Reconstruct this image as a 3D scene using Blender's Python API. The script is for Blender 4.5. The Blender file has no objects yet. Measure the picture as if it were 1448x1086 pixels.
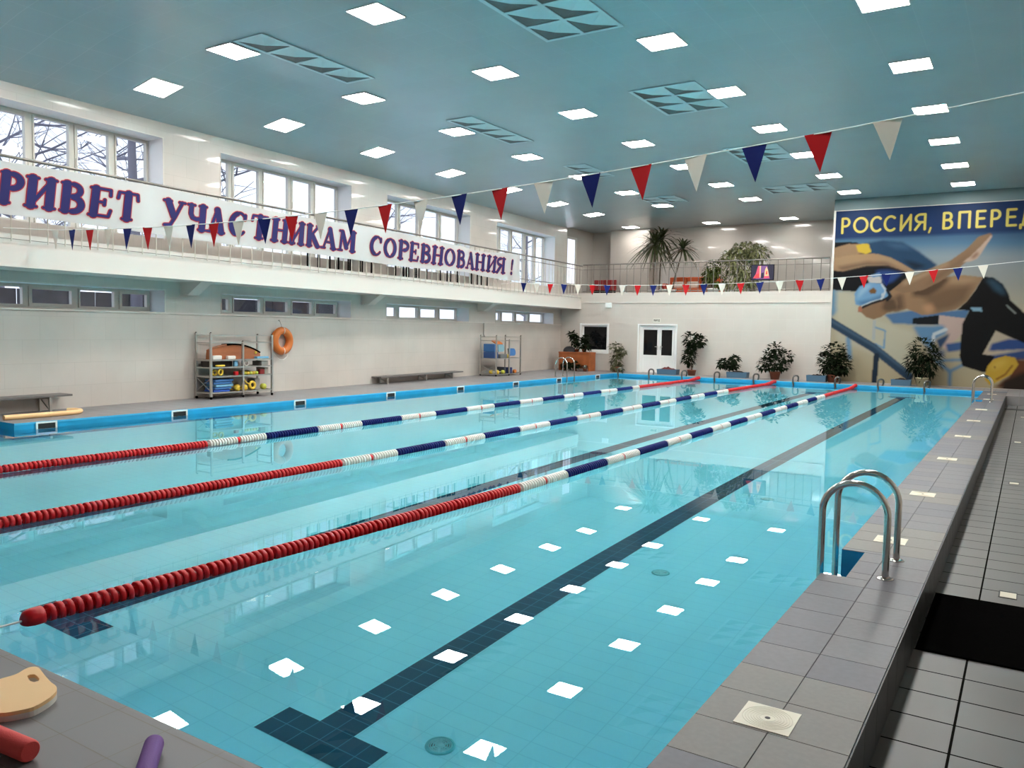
import bpy, math, random
import numpy as np
from mathutils import Vector, Matrix
random.seed(7)
SC = bpy.context.scene
COL = SC.collection
PI = math.pi
# ------------------------------------------------------------------ camera (frame 1448 x 1086)
F = 1142.7
YAW, PITCH, ROLL = 0.569, 0.0680, 0.01736
CAMZ = 1.62
_f = np.array([-math.sin(YAW)*math.cos(PITCH), math.cos(YAW)*math.cos(PITCH), -math.sin(PITCH)])
_r = np.array([math.cos(YAW), math.sin(YAW), 0.0]); _u = np.cross(_r, _f)
CR = _r*math.cos(ROLL)+_u*math.sin(ROLL); CU = -_r*math.sin(ROLL)+_u*math.cos(ROLL); CF = _f
CP = np.array([0, 0, CAMZ])
cd = bpy.data.cameras.new('camera'); cam = bpy.data.objects.new('camera', cd); COL.objects.link(cam)
cd.sensor_width = 36.0; cd.sensor_fit = 'HORIZONTAL'; cd.lens = 36.0*F/1448.0; cd.clip_end = 400; cd.clip_start = 0.05
M3 = Matrix((CR, CU, -CF)).transposed()
cam.matrix_world = Matrix.Translation(CP) @ M3.to_4x4()
SC.camera = cam
# survey helpers: a photo measurement -> the point where that sight line meets a real plane of the hall
def ray(x, y): return CR*(x-724)/F - CU*(y-543)/F + CF
def on(ax, v, x, y):
    d = ray(x, y); return CP + d*((v-CP[ax])/d[ax])
def onx(v, x, y): return on(0, v, x, y)
def ony(v, x, y): return on(1, v, x, y)
def onz(v, x, y): return on(2, v, x, y)
def onpl(pl, x, y):
    a, b = pl; d = ray(x, y); n = np.array([1, -b, 0]); return CP + d*((a-CP@n)/(d@n))
WL = (-13.55, -.072)       # left wall   x = a + b*y
BL = (-12.6, -.0745)       # balcony front
def wx(y, off=0): return WL[0]+WL[1]*y+off
def bxx(y, off=0): return BL[0]+BL[1]*y+off
# ------------------------------------------------------------------ materials
MATS = {}
def mat(name, col, rough=.5, metal=0., spec=.5, emit=None, estr=0., noise=0., nscale=8., bump=0., coat=0.):
    if name in MATS: return MATS[name]
    m = bpy.data.materials.new(name); m.use_nodes = True; nt = m.node_tree; b = nt.nodes['Principled BSDF']
    b.inputs['Base Color'].default_value = (*col, 1); b.inputs['Roughness'].default_value = rough
    b.inputs['Metallic'].default_value = metal; b.inputs['Specular IOR Level'].default_value = spec
    if coat: b.inputs['Coat Weight'].default_value = coat; b.inputs['Coat Roughness'].default_value = .05
    if emit: b.inputs['Emission Color'].default_value = (*emit, 1); b.inputs['Emission Strength'].default_value = estr
    if noise or bump:
        tc = nt.nodes.new('ShaderNodeTexCoord'); no = nt.nodes.new('ShaderNodeTexNoise'); no.inputs['Scale'].default_value = nscale
        no.inputs['Detail'].default_value = 4
        nt.links.new(tc.outputs['Object'], no.inputs['Vector'])
        if noise:
            rp = nt.nodes.new('ShaderNodeValToRGB'); rp.color_ramp.elements[0].position = .3; rp.color_ramp.elements[1].position = .7
            rp.color_ramp.elements[0].color = (*[c*(1-noise) for c in col], 1); rp.color_ramp.elements[1].color = (*[min(1, c*(1+noise)) for c in col], 1)
            nt.links.new(no.outputs['Fac'], rp.inputs['Fac']); nt.links.new(rp.outputs['Color'], b.inputs['Base Color'])
        if bump:
            bm = nt.nodes.new('ShaderNodeBump'); bm.inputs['Strength'].default_value = bump; bm.inputs['Distance'].default_value = .01
            nt.links.new(no.outputs['Fac'], bm.inputs['Height']); nt.links.new(bm.outputs['Normal'], b.inputs['Normal'])
    MATS[name] = m; return m
def tilemat(name, c1, c2, mortar, tw, th, ms=.004, rough=.4, axes='xy', off=(0, 0), spec=.5, bump=.15, stagger=0., big=0., coat=0.):
    m = bpy.data.materials.new(name); m.use_nodes = True; nt = m.node_tree; b = nt.nodes['Principled BSDF']
    g = nt.nodes.new('ShaderNodeNewGeometry'); sp = nt.nodes.new('ShaderNodeSeparateXYZ'); cb = nt.nodes.new('ShaderNodeCombineXYZ')
    nt.links.new(g.outputs['Position'], sp.inputs[0])
    for k, a in enumerate(axes):
        ad = nt.nodes.new('ShaderNodeMath'); ad.operation = 'SUBTRACT'; ad.inputs[1].default_value = off[k]-200*(tw if k == 0 else th)
        nt.links.new(sp.outputs[a.upper()], ad.inputs[0]); nt.links.new(ad.outputs[0], cb.inputs[k])
    br = nt.nodes.new('ShaderNodeTexBrick'); br.offset = stagger; br.squash = 1
    br.inputs['Scale'].default_value = 1; br.inputs['Mortar Size'].default_value = ms; br.inputs['Mortar Smooth'].default_value = .1
    br.inputs['Brick Width'].default_value = tw; br.inputs['Row Height'].default_value = th; br.inputs['Bias'].default_value = 0
    br.inputs['Color1'].default_value = (*c1, 1); br.inputs['Color2'].default_value = (*c2, 1); br.inputs['Mortar'].default_value = (*mortar, 1)
    nt.links.new(cb.outputs[0], br.inputs['Vector'])
    out = br.outputs['Color']
    if big:
        no = nt.nodes.new('ShaderNodeTexNoise'); no.inputs['Scale'].default_value = .9; no.inputs['Detail'].default_value = 5
        nt.links.new(g.outputs['Position'], no.inputs['Vector'])
        mr = nt.nodes.new('ShaderNodeMapRange'); mr.inputs['From Min'].default_value = .3; mr.inputs['From Max'].default_value = .7
        mr.inputs['To Min'].default_value = 1-big; mr.inputs['To Max'].default_value = 1+big*.4
        nt.links.new(no.outputs['Fac'], mr.inputs['Value'])
        mx = nt.nodes.new('ShaderNodeMix'); mx.data_type = 'RGBA'; mx.blend_type = 'MULTIPLY'; mx.inputs[0].default_value = 1
        nt.links.new(out, mx.inputs[6]); nt.links.new(mr.outputs[0], mx.inputs[7]); out = mx.outputs[2]
    nt.links.new(out, b.inputs['Base Color'])
    sm = nt.nodes.new('ShaderNodeMapRange'); sm.inputs['To Min'].default_value = spec; sm.inputs['To Max'].default_value = 0.
    nt.links.new(br.outputs['Fac'], sm.inputs['Value']); nt.links.new(sm.outputs[0], b.inputs['Specular IOR Level'])
    b.inputs['Roughness'].default_value = rough; b.inputs['Specular IOR Level'].default_value = spec
    if coat: b.inputs['Coat Weight'].default_value = coat; b.inputs['Coat Roughness'].default_value = .045
    if bump:
        bm = nt.nodes.new('ShaderNodeBump'); bm.inputs['Strength'].default_value = bump; bm.inputs['Distance'].default_value = .003; bm.invert = True
        nt.links.new(br.outputs['Fac'], bm.inputs['Height']); nt.links.new(bm.outputs['Normal'], b.inputs['Normal'])
    MATS[name] = m; return m
def srgb(r, g, b):
    f = lambda c: (c/255/12.92) if c/255 <= .04045 else ((c/255+.055)/1.055)**2.4
    return (f(r), f(g), f(b))
WALLC = (.60, .545, .49)
m_wall = tilemat('wall_tile', WALLC, (.585, .53, .475), (.53, .485, .435), .6, .4, .003, .3, 'yz', (0, .1), stagger=.5, big=.10, bump=.05, coat=.35)
m_wallx = tilemat('wall_tile_far', WALLC, (.585, .53, .475), (.61, .58, .52), .6, .4, .003, .22, 'xz', (0, .1), stagger=.5, big=.06, bump=.05, coat=.25)
m_white = mat('white_paint', (.66, .605, .55), .5)
m_reveal = mat('window_reveal', (.76, .76, .77), .5)
m_ceil = tilemat('ceiling_panel', (.355, .435, .455), (.34, .42, .44), (.50, .56, .57), .6, .6, .005, .28, 'xy', (-2.14, 8.34), bump=.1, big=.05)
m_deck = tilemat('deck_tile', (.205, .20, .208), (.235, .228, .228), (.30, .28, .26), .3, .3, .004, .42, 'xy', (-1.075, 1.775), big=.12)
m_deck2 = tilemat('walkway_tile', (.132, .13, .123), (.155, .15, .141), (.01, .01, .009), .3, .3, .006, .4, 'xy', (-.203, 4.413), big=.18)
m_curbface = mat('curb_side_tile', (.035, .04, .042), .4, spec=.3)
m_tA = mat('curb_tile_blue_grey', (.112, .112, .132), .45, spec=.32, noise=.07, nscale=30)
m_tB = mat('curb_tile_grey', (.132, .129, .141), .45, spec=.32, noise=.07, nscale=30)
m_tC = mat('curb_tile_warm_grey', (.162, .152, .137), .45, spec=.32, noise=.06, nscale=40)
m_grout = mat('dark_grout', (.05, .05, .05), .8)
POOLC = (.16, .66, .80)
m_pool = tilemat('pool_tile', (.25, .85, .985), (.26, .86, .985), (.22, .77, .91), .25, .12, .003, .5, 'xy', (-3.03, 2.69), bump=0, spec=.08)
m_poolw = tilemat('pool_wall_tile', (.03, .36, .70), (.035, .40, .74), (.10, .50, .78), .25, .12, .003, .3, 'yz', (0, 0), bump=0)
m_lane = tilemat('lane_tile', (.006, .075, .13), (.008, .085, .145), (.05, .22, .32), .12, .12, .003, .5, 'xy', (-3.03, 2.69), bump=0, spec=.08)
m_steel = mat('stainless_steel', (.60, .58, .54), .16, 1.)
m_steel_d = mat('brushed_steel', (.50, .485, .45), .38, .9)
m_rail = mat('rail_paint', (.60, .56, .48), .35, .3)
m_railsteel = mat('rail_steel', (.23, .21, .185), .35, .7)
m_frame = mat('window_frame_white', (.62, .60, .54), .4)
m_whitepl = mat('white_plastic', (.80, .80, .77), .35)
m_beige = mat('beige_plastic', (.72, .66, .52), .4)
m_black = mat('black_rubber', (.003, .003, .003), 1., spec=0, noise=.2, nscale=60)
m_dark = mat('dark_opening', (.012, .014, .015), .5)
m_red = mat('red_plastic', (.56, .008, .012), .35, spec=.3)
m_blue = mat('navy_plastic', (.004, .012, .12), .5, spec=.1)
m_wfl = mat('white_float_plastic', (.68, .655, .61), .4)
m_flagr = mat('red_pennant', (.48, .008, .012), .7, spec=.2); m_flagb = mat('navy_pennant', (.004, .012, .12), .7, spec=.2); m_flagw = mat('white_pennant', (.72, .67, .58), .7, spec=.2)
m_cord = mat('white_cord', (.8, .79, .75), .6)
m_leaf = mat('dark_leaf', (.006, .012, .004), .7, spec=.08, noise=.4, nscale=9); m_leaf2 = mat('fresh_leaf', (.06, .08, .02), .6, spec=.15, noise=.4, nscale=9)
m_leaf3 = mat('variegated_leaf', (.22, .24, .10), .45, noise=.5, nscale=9)
m_stem = mat('bark', (.10, .075, .05), .8)
m_terra = mat('terracotta', (.22, .07, .035), .7); m_soil = mat('soil', (.02, .013, .01), .9)
m_trough = mat('blue_grey_trough', (.06, .14, .22), .5); m_wood = mat('orange_wood', (.36, .10, .025), .4, noise=.2, nscale=4)
m_bench = mat('bench_slat', (.13, .125, .12), .5)
m_yellow = mat('yellow_foam', (.75, .52, .05), .6); m_orange = mat('orange_foam', (.60, .17, .03), .6)
m_peach = mat('peach_foam', (.90, .58, .28), .6); m_foamw = mat('white_foam', (.75, .72, .66), .7)
m_redfoam = mat('red_foam', (.70, .065, .06), .7, bump=.15, nscale=200); m_purple = mat('purple_foam', (.14, .05, .25), .7, bump=.15, nscale=200)
m_foamblue = mat('blue_foam', (.035, .14, .36), .6); m_lblue = mat('light_blue_foam', (.16, .40, .60), .6)
m_sofa = mat('orange_upholstery', (.60, .11, .03), .7); m_seatred = mat('red_seat', (.36, .03, .03), .6); m_cush = mat('beige_cushion', (.62, .52, .42), .8)
m_glass = None
def glassmat():
    m = bpy.data.materials.new('window_glass'); m.use_nodes = True; nt = m.node_tree; nt.nodes.clear()
    o = nt.nodes.new('ShaderNodeOutputMaterial'); t = nt.nodes.new('ShaderNodeBsdfTransparent'); g = nt.nodes.new('ShaderNodeBsdfGlossy'); g.inputs['Roughness'].default_value = .01
    f = nt.nodes.new('ShaderNodeLayerWeight'); f.inputs['Blend'].default_value = .12; x = nt.nodes.new('ShaderNodeMixShader')
    t.inputs['Color'].default_value = (.93, .95, .97, 1)
    nt.links.new(f.outputs['Facing'], x.inputs[0]); nt.links.new(t.outputs[0], x.inputs[1]); nt.links.new(g.outputs[0], x.inputs[2]); nt.links.new(x.outputs[0], o.inputs[0]); return m
m_glass = glassmat()
m_darkglass = mat('dark_glass', (.006, .007, .0075), .06, spec=.3)
def watermat():
    m = bpy.data.materials.new('pool_water'); m.use_nodes = True; nt = m.node_tree; nt.nodes.clear()
    o = nt.nodes.new('ShaderNodeOutputMaterial'); t = nt.nodes.new('ShaderNodeBsdfRefraction'); g = nt.nodes.new('ShaderNodeBsdfGlossy')
    g.inputs['Roughness'].default_value = 0.; t.inputs['Roughness'].default_value = 0.; t.inputs['IOR'].default_value = 1.333
    t.inputs['Color'].default_value = (.91, .985, 1., 1)
    f = nt.nodes.new('ShaderNodeFresnel'); f.inputs['IOR'].default_value = 1.333; x = nt.nodes.new('ShaderNodeMixShader')
    tc = nt.nodes.new('ShaderNodeNewGeometry'); no = nt.nodes.new('ShaderNodeTexNoise'); no.inputs['Scale'].default_value = 2.2; no.inputs['Detail'].default_value = 1.5
    nt.links.new(tc.outputs['Position'], no.inputs['Vector'])
    b = nt.nodes.new('ShaderNodeBump'); b.inputs['Strength'].default_value = .1; b.inputs['Distance'].default_value = .0003
    nt.links.new(no.outputs['Fac'], b.inputs['Height'])
    for n in (t, g, f): nt.links.new(b.outputs['Normal'], n.inputs['Normal'])
    nt.links.new(f.outputs[0], x.inputs[0]); nt.links.new(t.outputs[0], x.inputs[1]); nt.links.new(g.outputs[0], x.inputs[2]); nt.links.new(x.outputs[0], o.inputs[0]); return m
m_water = watermat()
# ------------------------------------------------------------------ mesh builder
class MB:
    def __init__(s): s.v = []; s.f = []; s.mi = []; s.sm = []
    def add(s, vs, fs, mi=0, smooth=False):
        n = len(s.v); s.v += [tuple(map(float, p)) for p in vs]
        for f in fs: s.f.append([i+n for i in f]); s.mi.append(mi); s.sm.append(smooth)
        return s
    def box(s, x0, x1, y0, y1, z0, z1, mi=0):
        vs = [(x, y, z) for z in (z0, z1) for y in (y0, y1) for x in (x0, x1)]
        return s.add(vs, [(0, 2, 3, 1), (4, 5, 7, 6), (0, 1, 5, 4), (2, 6, 7, 3), (0, 4, 6, 2), (1, 3, 7, 5)], mi)
    def obox(s, c, ax, ay, az, mi=0):   # oriented box, half-axis vectors
        c, ax, ay, az = map(Vector, (c, ax, ay, az))
        vs = [c+ax*i+ay*j+az*k for k in (-1, 1) for j in (-1, 1) for i in (-1, 1)]
        return s.add(vs, [(0, 2, 3, 1), (4, 5, 7, 6), (0, 1, 5, 4), (2, 6, 7, 3), (0, 4, 6, 2), (1, 3, 7, 5)], mi)
    def quad(s, a, b, c, d, mi=0): return s.add([a, b, c, d], [(0, 1, 2, 3)], mi)
    def tube(s, pts, r, n=10, mi=0, closed=False, caps=True):
        P = [Vector(p) for p in pts]; m = len(P); rs = r if isinstance(r, (list, tuple)) else [r]*m
        T = []
        for i in range(m):
            if closed: t = P[(i+1) % m]-P[i-1]
            else: t = P[min(i+1, m-1)]-P[max(i-1, 0)]
            T.append(t.normalized() if t.length > 1e-9 else Vector((0, 0, 1)))
        up = Vector((0, 0, 1)) if abs(T[0].z) < .9 else Vector((1, 0, 0))
        nrm = (up-T[0]*up.dot(T[0])).normalized(); rings = []
        for i in range(m):
            nrm = nrm-T[i]*nrm.dot(T[i])
            nrm = nrm.normalized() if nrm.length > 1e-6 else T[i].orthogonal().normalized()
            bi = T[i].cross(nrm)
            rings.append([P[i]+(nrm*math.cos(2*PI*k/n)+bi*math.sin(2*PI*k/n))*rs[i] for k in range(n)])
        vs = [v for R in rings for v in R]; fs = []
        for i in range(m if closed else m-1):
            a = i*n; b = ((i+1) % m)*n
            for k in range(n): fs.append((a+k, a+(k+1) % n, b+(k+1) % n, b+k))
        s.add(vs, fs, mi, True)
        if caps and not closed:
            s.add(rings[0], [tuple(reversed(range(n)))], mi); s.add(rings[-1], [tuple(range(n))], mi)
        return s
    def lathe(s, prof, o=(0, 0, 0), axis='z', n=16, mi=0, smooth=True):
        vs = []; fs = []
        for (r, h) in prof:
            for k in range(n):
                a = 2*PI*k/n; x, y = r*math.cos(a), r*math.sin(a)
                p = (x, y, h) if axis == 'z' else ((x, h, y) if axis == 'y' else (h, x, y))
                vs.append((p[0]+o[0], p[1]+o[1], p[2]+o[2]))
        for i in range(len(prof)-1):
            for k in range(n): fs.append((i*n+k, i*n+(k+1) % n, (i+1)*n+(k+1) % n, (i+1)*n+k))
        s.add(vs, fs, mi, smooth)
        return s
    def prism(s, poly, z0, z1, mi=0, mis=None):
        n = len(poly); vs = [(x, y, z0) for x, y in poly]+[(x, y, z1) for x, y in poly]
        s.add(vs, [tuple(range(n, 2*n))], mi); s.add(vs, [tuple(reversed(range(n)))], mi if mis is None else mis)
        s.add(vs, [(i, (i+1) % n, (i+1) % n+n, i+n) for i in range(n)], mi if mis is None else mis); return s
    def xform(s, M): s.v = [tuple(M @ Vector(p)) for p in s.v]; return s
    def mesh(s, name, mats):
        me = bpy.data.meshes.new(name); me.from_pydata(s.v, [], s.f)
        for m in (mats if isinstance(mats, (list, tuple)) else [mats]): me.materials.append(m)
        me.polygons.foreach_set('material_index', s.mi); me.polygons.foreach_set('use_smooth', s.sm); me.update(); return me
    def build(s, name, mats, parent=None, bevel=0):
        o = bpy.data.objects.new(name, s.mesh(name, mats)); COL.objects.link(o)
        if parent: o.parent = parent
        if bevel:
            b = o.modifiers.new('bevel', 'BEVEL'); b.width = bevel; b.segments = 2; b.limit_method = 'ANGLE'; b.angle_limit = .6
        return o
def tag(o, label=None, cat=None, group=None, kind=None):
    if label: o['label'] = label
    if cat: o['category'] = cat
    if group: o['group'] = group
    if kind: o['kind'] = kind
    return o
def thing(name, label, cat, loc=(0, 0, 0), rotz=0, group=None):
    o = bpy.data.objects.new(name, None); COL.objects.link(o); o.location = loc; o.rotation_euler = (0, 0, rotz); o.empty_display_size = .1
    return tag(o, label, cat, group)
def struct(name, mb, mats, label=None):
    o = mb.build(name, mats); o['kind'] = 'structure'
    if label: o['label'] = label
    return o
def dup(root, loc=None, rotz=None):
    r = root.copy(); COL.objects.link(r)
    if loc is not None: r.location = loc
    if rotz is not None: r.rotation_euler = (0, 0, rotz)
    for ch in list(root.children):
        c = ch.copy(); COL.objects.link(c); c.parent = r
        for g in ch.children:
            d = g.copy(); COL.objects.link(d); d.parent = c
    return r
def link(mesh, name, parent, loc=(0, 0, 0), rot=(0, 0, 0), label=None):
    o = bpy.data.objects.new(name, mesh); COL.objects.link(o); o.parent = parent; o.location = loc; o.rotation_euler = rot
    if label: o['label'] = label
    return o
ORD = 'nearest second third fourth fifth sixth seventh eighth ninth tenth eleventh twelfth'.split()
# ------------------------------------------------------------------ hall geometry
PXL, PXR, PY0, PY1 = -12.55, -1.055, 1.81, 26.4
ZD, ZR, XO = .10, -.15, -.475
YF, YB = 27.8, 32.5
RX = 2.2; NY = -3.0
ZC = 5.95
def ceilz_wall(y): return 5.42+.2*(min(max(y, -3), 33)-6)/22
# ================================================================== SETTING
# decks
b = MB()
BY, BX = 6.02, -13.35
b.quad((PXL-5, BY, ZD), (PXL, BY, ZD), (PXL, YF, ZD), (PXL-5, YF, ZD)); b.quad((PXL-5, NY, ZD), (BX, NY, ZD), (BX, BY, ZD), (PXL-5, BY, ZD)); b.quad((BX, NY, ZD), (PXL, NY, ZD), (PXL, PY0, ZD), (BX, PY0, ZD))
b.quad((PXL, PY1, ZD), (RX, PY1, ZD), (RX, YF, ZD), (PXL, YF, ZD))
b.quad((XO, 24.7, ZD), (RX, 24.7, ZD), (RX, PY1, ZD), (XO, PY1, ZD))
b.quad((XO, 24.7, ZR), (RX, 24.7, ZR), (RX, 24.7, ZD), (XO, 24.7, ZD))
struct('floor', b, m_deck)
m_near = tilemat('near_deck_tile', (.136, .133, .138), (.148, .143, .145), (.20, .185, .16), .3, .226, .002, .45, 'xy', (-2.944, 1.772-.226*2), big=.10)
b = MB(); b.quad((PXL, NY, ZD), (XO, NY, ZD), (XO, PY0, ZD), (PXL, PY0, ZD))
b.quad((PXL, PY0, ZD), (PXR+.6, PY0, ZD), (PXR+.6, PY0, -1.0), (PXL, PY0, -1.0), 1)
struct('floor_near', b, [m_near, m_poolw])
b = MB(); b.quad((XO, NY, ZR), (RX, NY, ZR), (RX, 24.7, ZR), (XO, 24.7, ZR)); struct('floor_right', b, m_deck2)
b = MB(); b.box(XO+.02, RX, 23.2, 23.62, ZR-.004, ZR+.004); struct('trim_8', b, m_dark)
# pool basin with its floor markings
LANES = [-2.91, -5.25, -7.6, -9.95]
b = MB()
b.quad((PXL, PY0, -1), (PXR+.6, PY0, -1), (PXR+.6, PY1, -1), (PXL, PY1, -1), 0)
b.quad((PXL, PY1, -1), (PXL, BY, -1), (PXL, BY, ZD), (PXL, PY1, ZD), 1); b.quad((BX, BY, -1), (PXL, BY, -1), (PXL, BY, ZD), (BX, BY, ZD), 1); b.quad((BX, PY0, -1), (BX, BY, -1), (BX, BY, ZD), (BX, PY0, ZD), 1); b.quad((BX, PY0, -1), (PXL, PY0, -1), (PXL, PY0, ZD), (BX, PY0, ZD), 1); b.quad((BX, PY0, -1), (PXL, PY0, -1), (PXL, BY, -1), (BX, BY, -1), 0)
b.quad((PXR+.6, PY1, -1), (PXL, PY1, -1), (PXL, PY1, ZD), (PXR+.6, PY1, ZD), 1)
for x in LANES:
    z = -.997
    b.quad((x-.12, 2.93, z), (x+.12, 2.93, z), (x+.12, 24.4, z), (x-.12, 24.4, z), 2)
    b.quad((x-.35, 2.69, z), (x+.35, 2.69, z), (x+.35, 2.93, z), (x-.35, 2.93, z), 2)
    b.quad((x-.35, 24.4, z), (x+.35, 24.4, z), (x+.35, 24.64, z), (x-.35, 24.64, z), 2)
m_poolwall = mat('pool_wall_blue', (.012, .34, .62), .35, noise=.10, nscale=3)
struct('pool_basin', b, [m_pool, m_poolwall, m_lane])
b = MB(); b.box(PXL, PXL+.012, BY, PY1, .072, .0985); b.box(PXL, PXR, PY1-.012, PY1, .072, .0985)
struct('trim_1', b, mat('pool_edge_tile', (.07, .48, .74), .35))
b = MB(); b.add([(BX+.001, PY0+.001, 0), (PXR+.3, PY0+.001, 0), (PXR+.3, PY1-.001, 0), (PXL+.001, PY1-.001, 0), (PXL+.001, BY-.001, 0), (BX+.001, BY-.001, 0)], [(0, 1, 2, 3, 4, 5)])
struct('water', b, m_water)
# curb
N1, N2, NXX = (5.35, 6.04), (21.95, 22.62), -.905
LID_Y = [3.17, 6.52, 8.63, 11.33, 14.08, 16.85, 19.57, 22.95, 25.1]
poly = [(XO, NY), (XO, PY1+.02), (PXR, PY1+.02)]
for n in (N2, N1): poly += [(PXR, n[1]), (NXX, n[1]), (NXX, n[0]), (PXR, n[0])]
poly += [(PXR, NY)]
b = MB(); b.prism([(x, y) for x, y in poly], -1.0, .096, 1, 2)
ys = sorted(set([round(2.745+.305*k, 3) for k in range(-18, 80)]))
def row(y0, y1, x0, x1, mi):
    g = .0022
    if y1-y0 > .01: b.box(x0+g, x1-g, y0+g, y1-g, .09, ZD, mi)
for y0, y1 in zip(ys[:-1], ys[1:]):
    if y1 > PY1: continue
    yc = (y0+y1)/2; warm = any(abs(yc-L) < .36 for L in LID_Y) and not (5.2 < yc < 6.1)
    mA = 5 if warm else random.choice((3, 3, 4)); mB = 5 if warm else random.choice((3, 4, 4))
    cuts = sorted(set([y0, y1]+[v for n in (N1, N2) for v in n if y0 < v < y1]))
    for c0, c1 in zip(cuts[:-1], cuts[1:]):
        cc = (c0+c1)/2; x0 = NXX if any(n[0] < cc < n[1] for n in (N1, N2)) else PXR
        row(c0, c1, x0, -.768, mA)
    row(y0, y1, -.768, XO, mB)
for y0, y1 in zip(ys[:-1], ys[1:]):
    if y1 < 24.9: b.box(XO, XO+.006, y0+.002, y1-.002, ZR+.004, .094, 0)
struct('curb', b, [m_curbface, m_grout, m_poolwall, m_tA, m_tB, m_tC])
# left wall with two rows of windows
UPW = [(5.40, 9.655), (11.06, 15.20), (16.68, 20.93), (22.64, 27.11)]
UZ, LZ = (3.25, 5.16), (1.83, 2.25)
WEND = 28.2
AX = -16.62
ycut = sorted(set([NY-.5, WEND]+[v for w in UPW for v in w])); zcut = [-.2, LZ[0], LZ[1], UZ[0], UZ[1], 5.8]
b = MB()
for y0, y1 in zip(ycut[:-1], ycut[1:]):
    for z0, z1 in zip(zcut[:-1], zcut[1:]):
        if (y0, y1) in UPW and ((z0, z1) == UZ or (z0, z1) == LZ): continue
        b.quad((wx(y0), y0, z0), (wx(y1), y1, z0), (wx(y1), y1, z1), (wx(y0), y0, z1), 0)
RD = .53
for (y0, y1) in UPW:
    for (z0, z1) in (UZ, LZ):
        A = lambda y, o: (wx(y)-o, y)
        for (ya, yb, za, zb) in ((y0, y0, z0, z1), (y1, y1, z0, z1), (y0, y1, z0, z0), (y0, y1, z1, z1)):
            if ya == yb: b.quad((*A(ya, 0), za), (*A(ya, RD), za), (*A(ya, RD), zb), (*A(ya, 0), zb), 1)
            else: b.quad((*A(ya, 0), za), (*A(yb, 0), za), (*A(yb, RD), za), (*A(ya, RD), za), 1)
# return of the wall into the gallery
b.quad((wx(WEND), WEND, -.2), (AX, WEND, -.2), (AX, WEND, 5.95), (wx(WEND), WEND, 5.95), 0)
struct('wall_left', b, [m_wall, m_reveal])
b = MB()
for (y0, y1) in UPW:
    for (z0, z1) in (UZ, LZ):
        for (ya, yb, za, zb) in ((y0-.02, y0, z0-.02, z1+.02), (y1, y1+.02, z0-.02, z1+.02), (y0, y1, z1, z1+.02)):
            b.add([(wx(y)+o, y, z) for z in (za, zb) for y in (ya, yb) for o in (.001, .008)], [(0, 2, 6, 4), (1, 5, 7, 3), (0, 4, 5, 1), (2, 3, 7, 6), (4, 6, 7, 5), (0, 1, 3, 2)])
struct('trim_2', b, m_white)
b = MB(); b.add([(wx(y)+o, y, z) for z in (1.795, 1.825) for y in (NY, YF) for o in (.001, .03)], [(0, 2, 6, 4), (1, 5, 7, 3), (0, 4, 5, 1), (2, 3, 7, 6), (4, 6, 7, 5), (0, 1, 3, 2)])
struct('trim_3', b, m_white)
rotW = math.atan(-WL[1])          # the wall leans this much off the pool's long side
def wbox(mb, y0, y1, z0, z1, o0, o1, mi=0):   # box on the left wall: along y, depth o (+ = into the hall)
    mb.add([(wx(y)+o, y, z) for z in (z0, z1) for y in (y0, y1) for o in (o0, o1)], [(0, 2, 3, 1), (4, 5, 7, 6), (0, 1, 5, 4), (2, 6, 7, 3), (0, 4, 6, 2), (1, 3, 7, 5)], mi)
def window(n, y0, y1, z0, z1, upper, fracs):
    e = thing('window_%d' % n, None, None); e['kind'] = 'structure'
    fr = MB(); t = .05; o0, o1 = -RD-.04, -RD+.05
    wbox(fr, y0, y1, z0, z0+t, o0, o1); wbox(fr, y0, y1, z1-t, z1, o0, o1)
    cuts = [y0+(y1-y0)*f for f in fracs]
    for c in cuts[1:-1]: wbox(fr, c-.035, c+.035, z0+t, z1-t, o0, o1)
    wbox(fr, y0, y0+t, z0+t, z1-t, o0, o1); wbox(fr, y1-t, y1, z0+t, z1-t, o0, o1)
    fr.build('window_frame', m_frame, e)
    for k, (a, c) in enumerate(zip(cuts[:-1], cuts[1:])):
        s = MB(); a += .04; c -= .04; w = .055 if (k % 2 if upper else k % 2 == 0) or not upper and k == 2 else .03
        q0, q1 = -RD-.02, -RD+.07
        wbox(s, a, c, z0+t, z0+t+w, q0, q1); wbox(s, a, c, z1-t-w, z1-t, q0, q1); wbox(s, a, a+w, z0+t+w, z1-t-w, q0, q1); wbox(s, c-w, c, z0+t+w, z1-t-w, q0, q1)
        so = s.build('sash', m_frame, e)
        g = MB(); wbox(g, a+w, c-w, z0+t+w, z1-t-w, -RD-.005, -RD+.005); g.build('pane', m_glass, so)
        if upper and k % 2:
            h = MB(); wbox(h, a+.015, a+.035, (z0+z1)/2+.2, (z0+z1)/2+.34, -RD+.07, -RD+.10); h.build('window_handle', m_whitepl, so)
FR = [(0, .205, .41, .615, .81, 1.0), (0, .12, .32, .545, .76, 1), (0, .25, .5, .75, 1), (0, .25, .49, .735, 1)]
for i, (y0, y1) in enumerate(UPW):
    fr = [(0, .22, .46, .635, .82, 1), (0, .16, .375, .59, .78, 1), (0, .26, .5, .745, 1), (0, .21, .405, .63, .82, 1)][i]
    window(i+1, y0-.02, y1+.02, UZ[0]-.02, UZ[1]+.02, True, fr)
    window(i+5, y0-.02, y1+.02, LZ[0]-.01, LZ[1]+.02, False, [(0, .22, .43, .64, .83, 1), (0, .16, .375, .59, .78, 1), (0, .26, .5, .745, 1), (0, .26, .49, .73, 1)][i])
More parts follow.
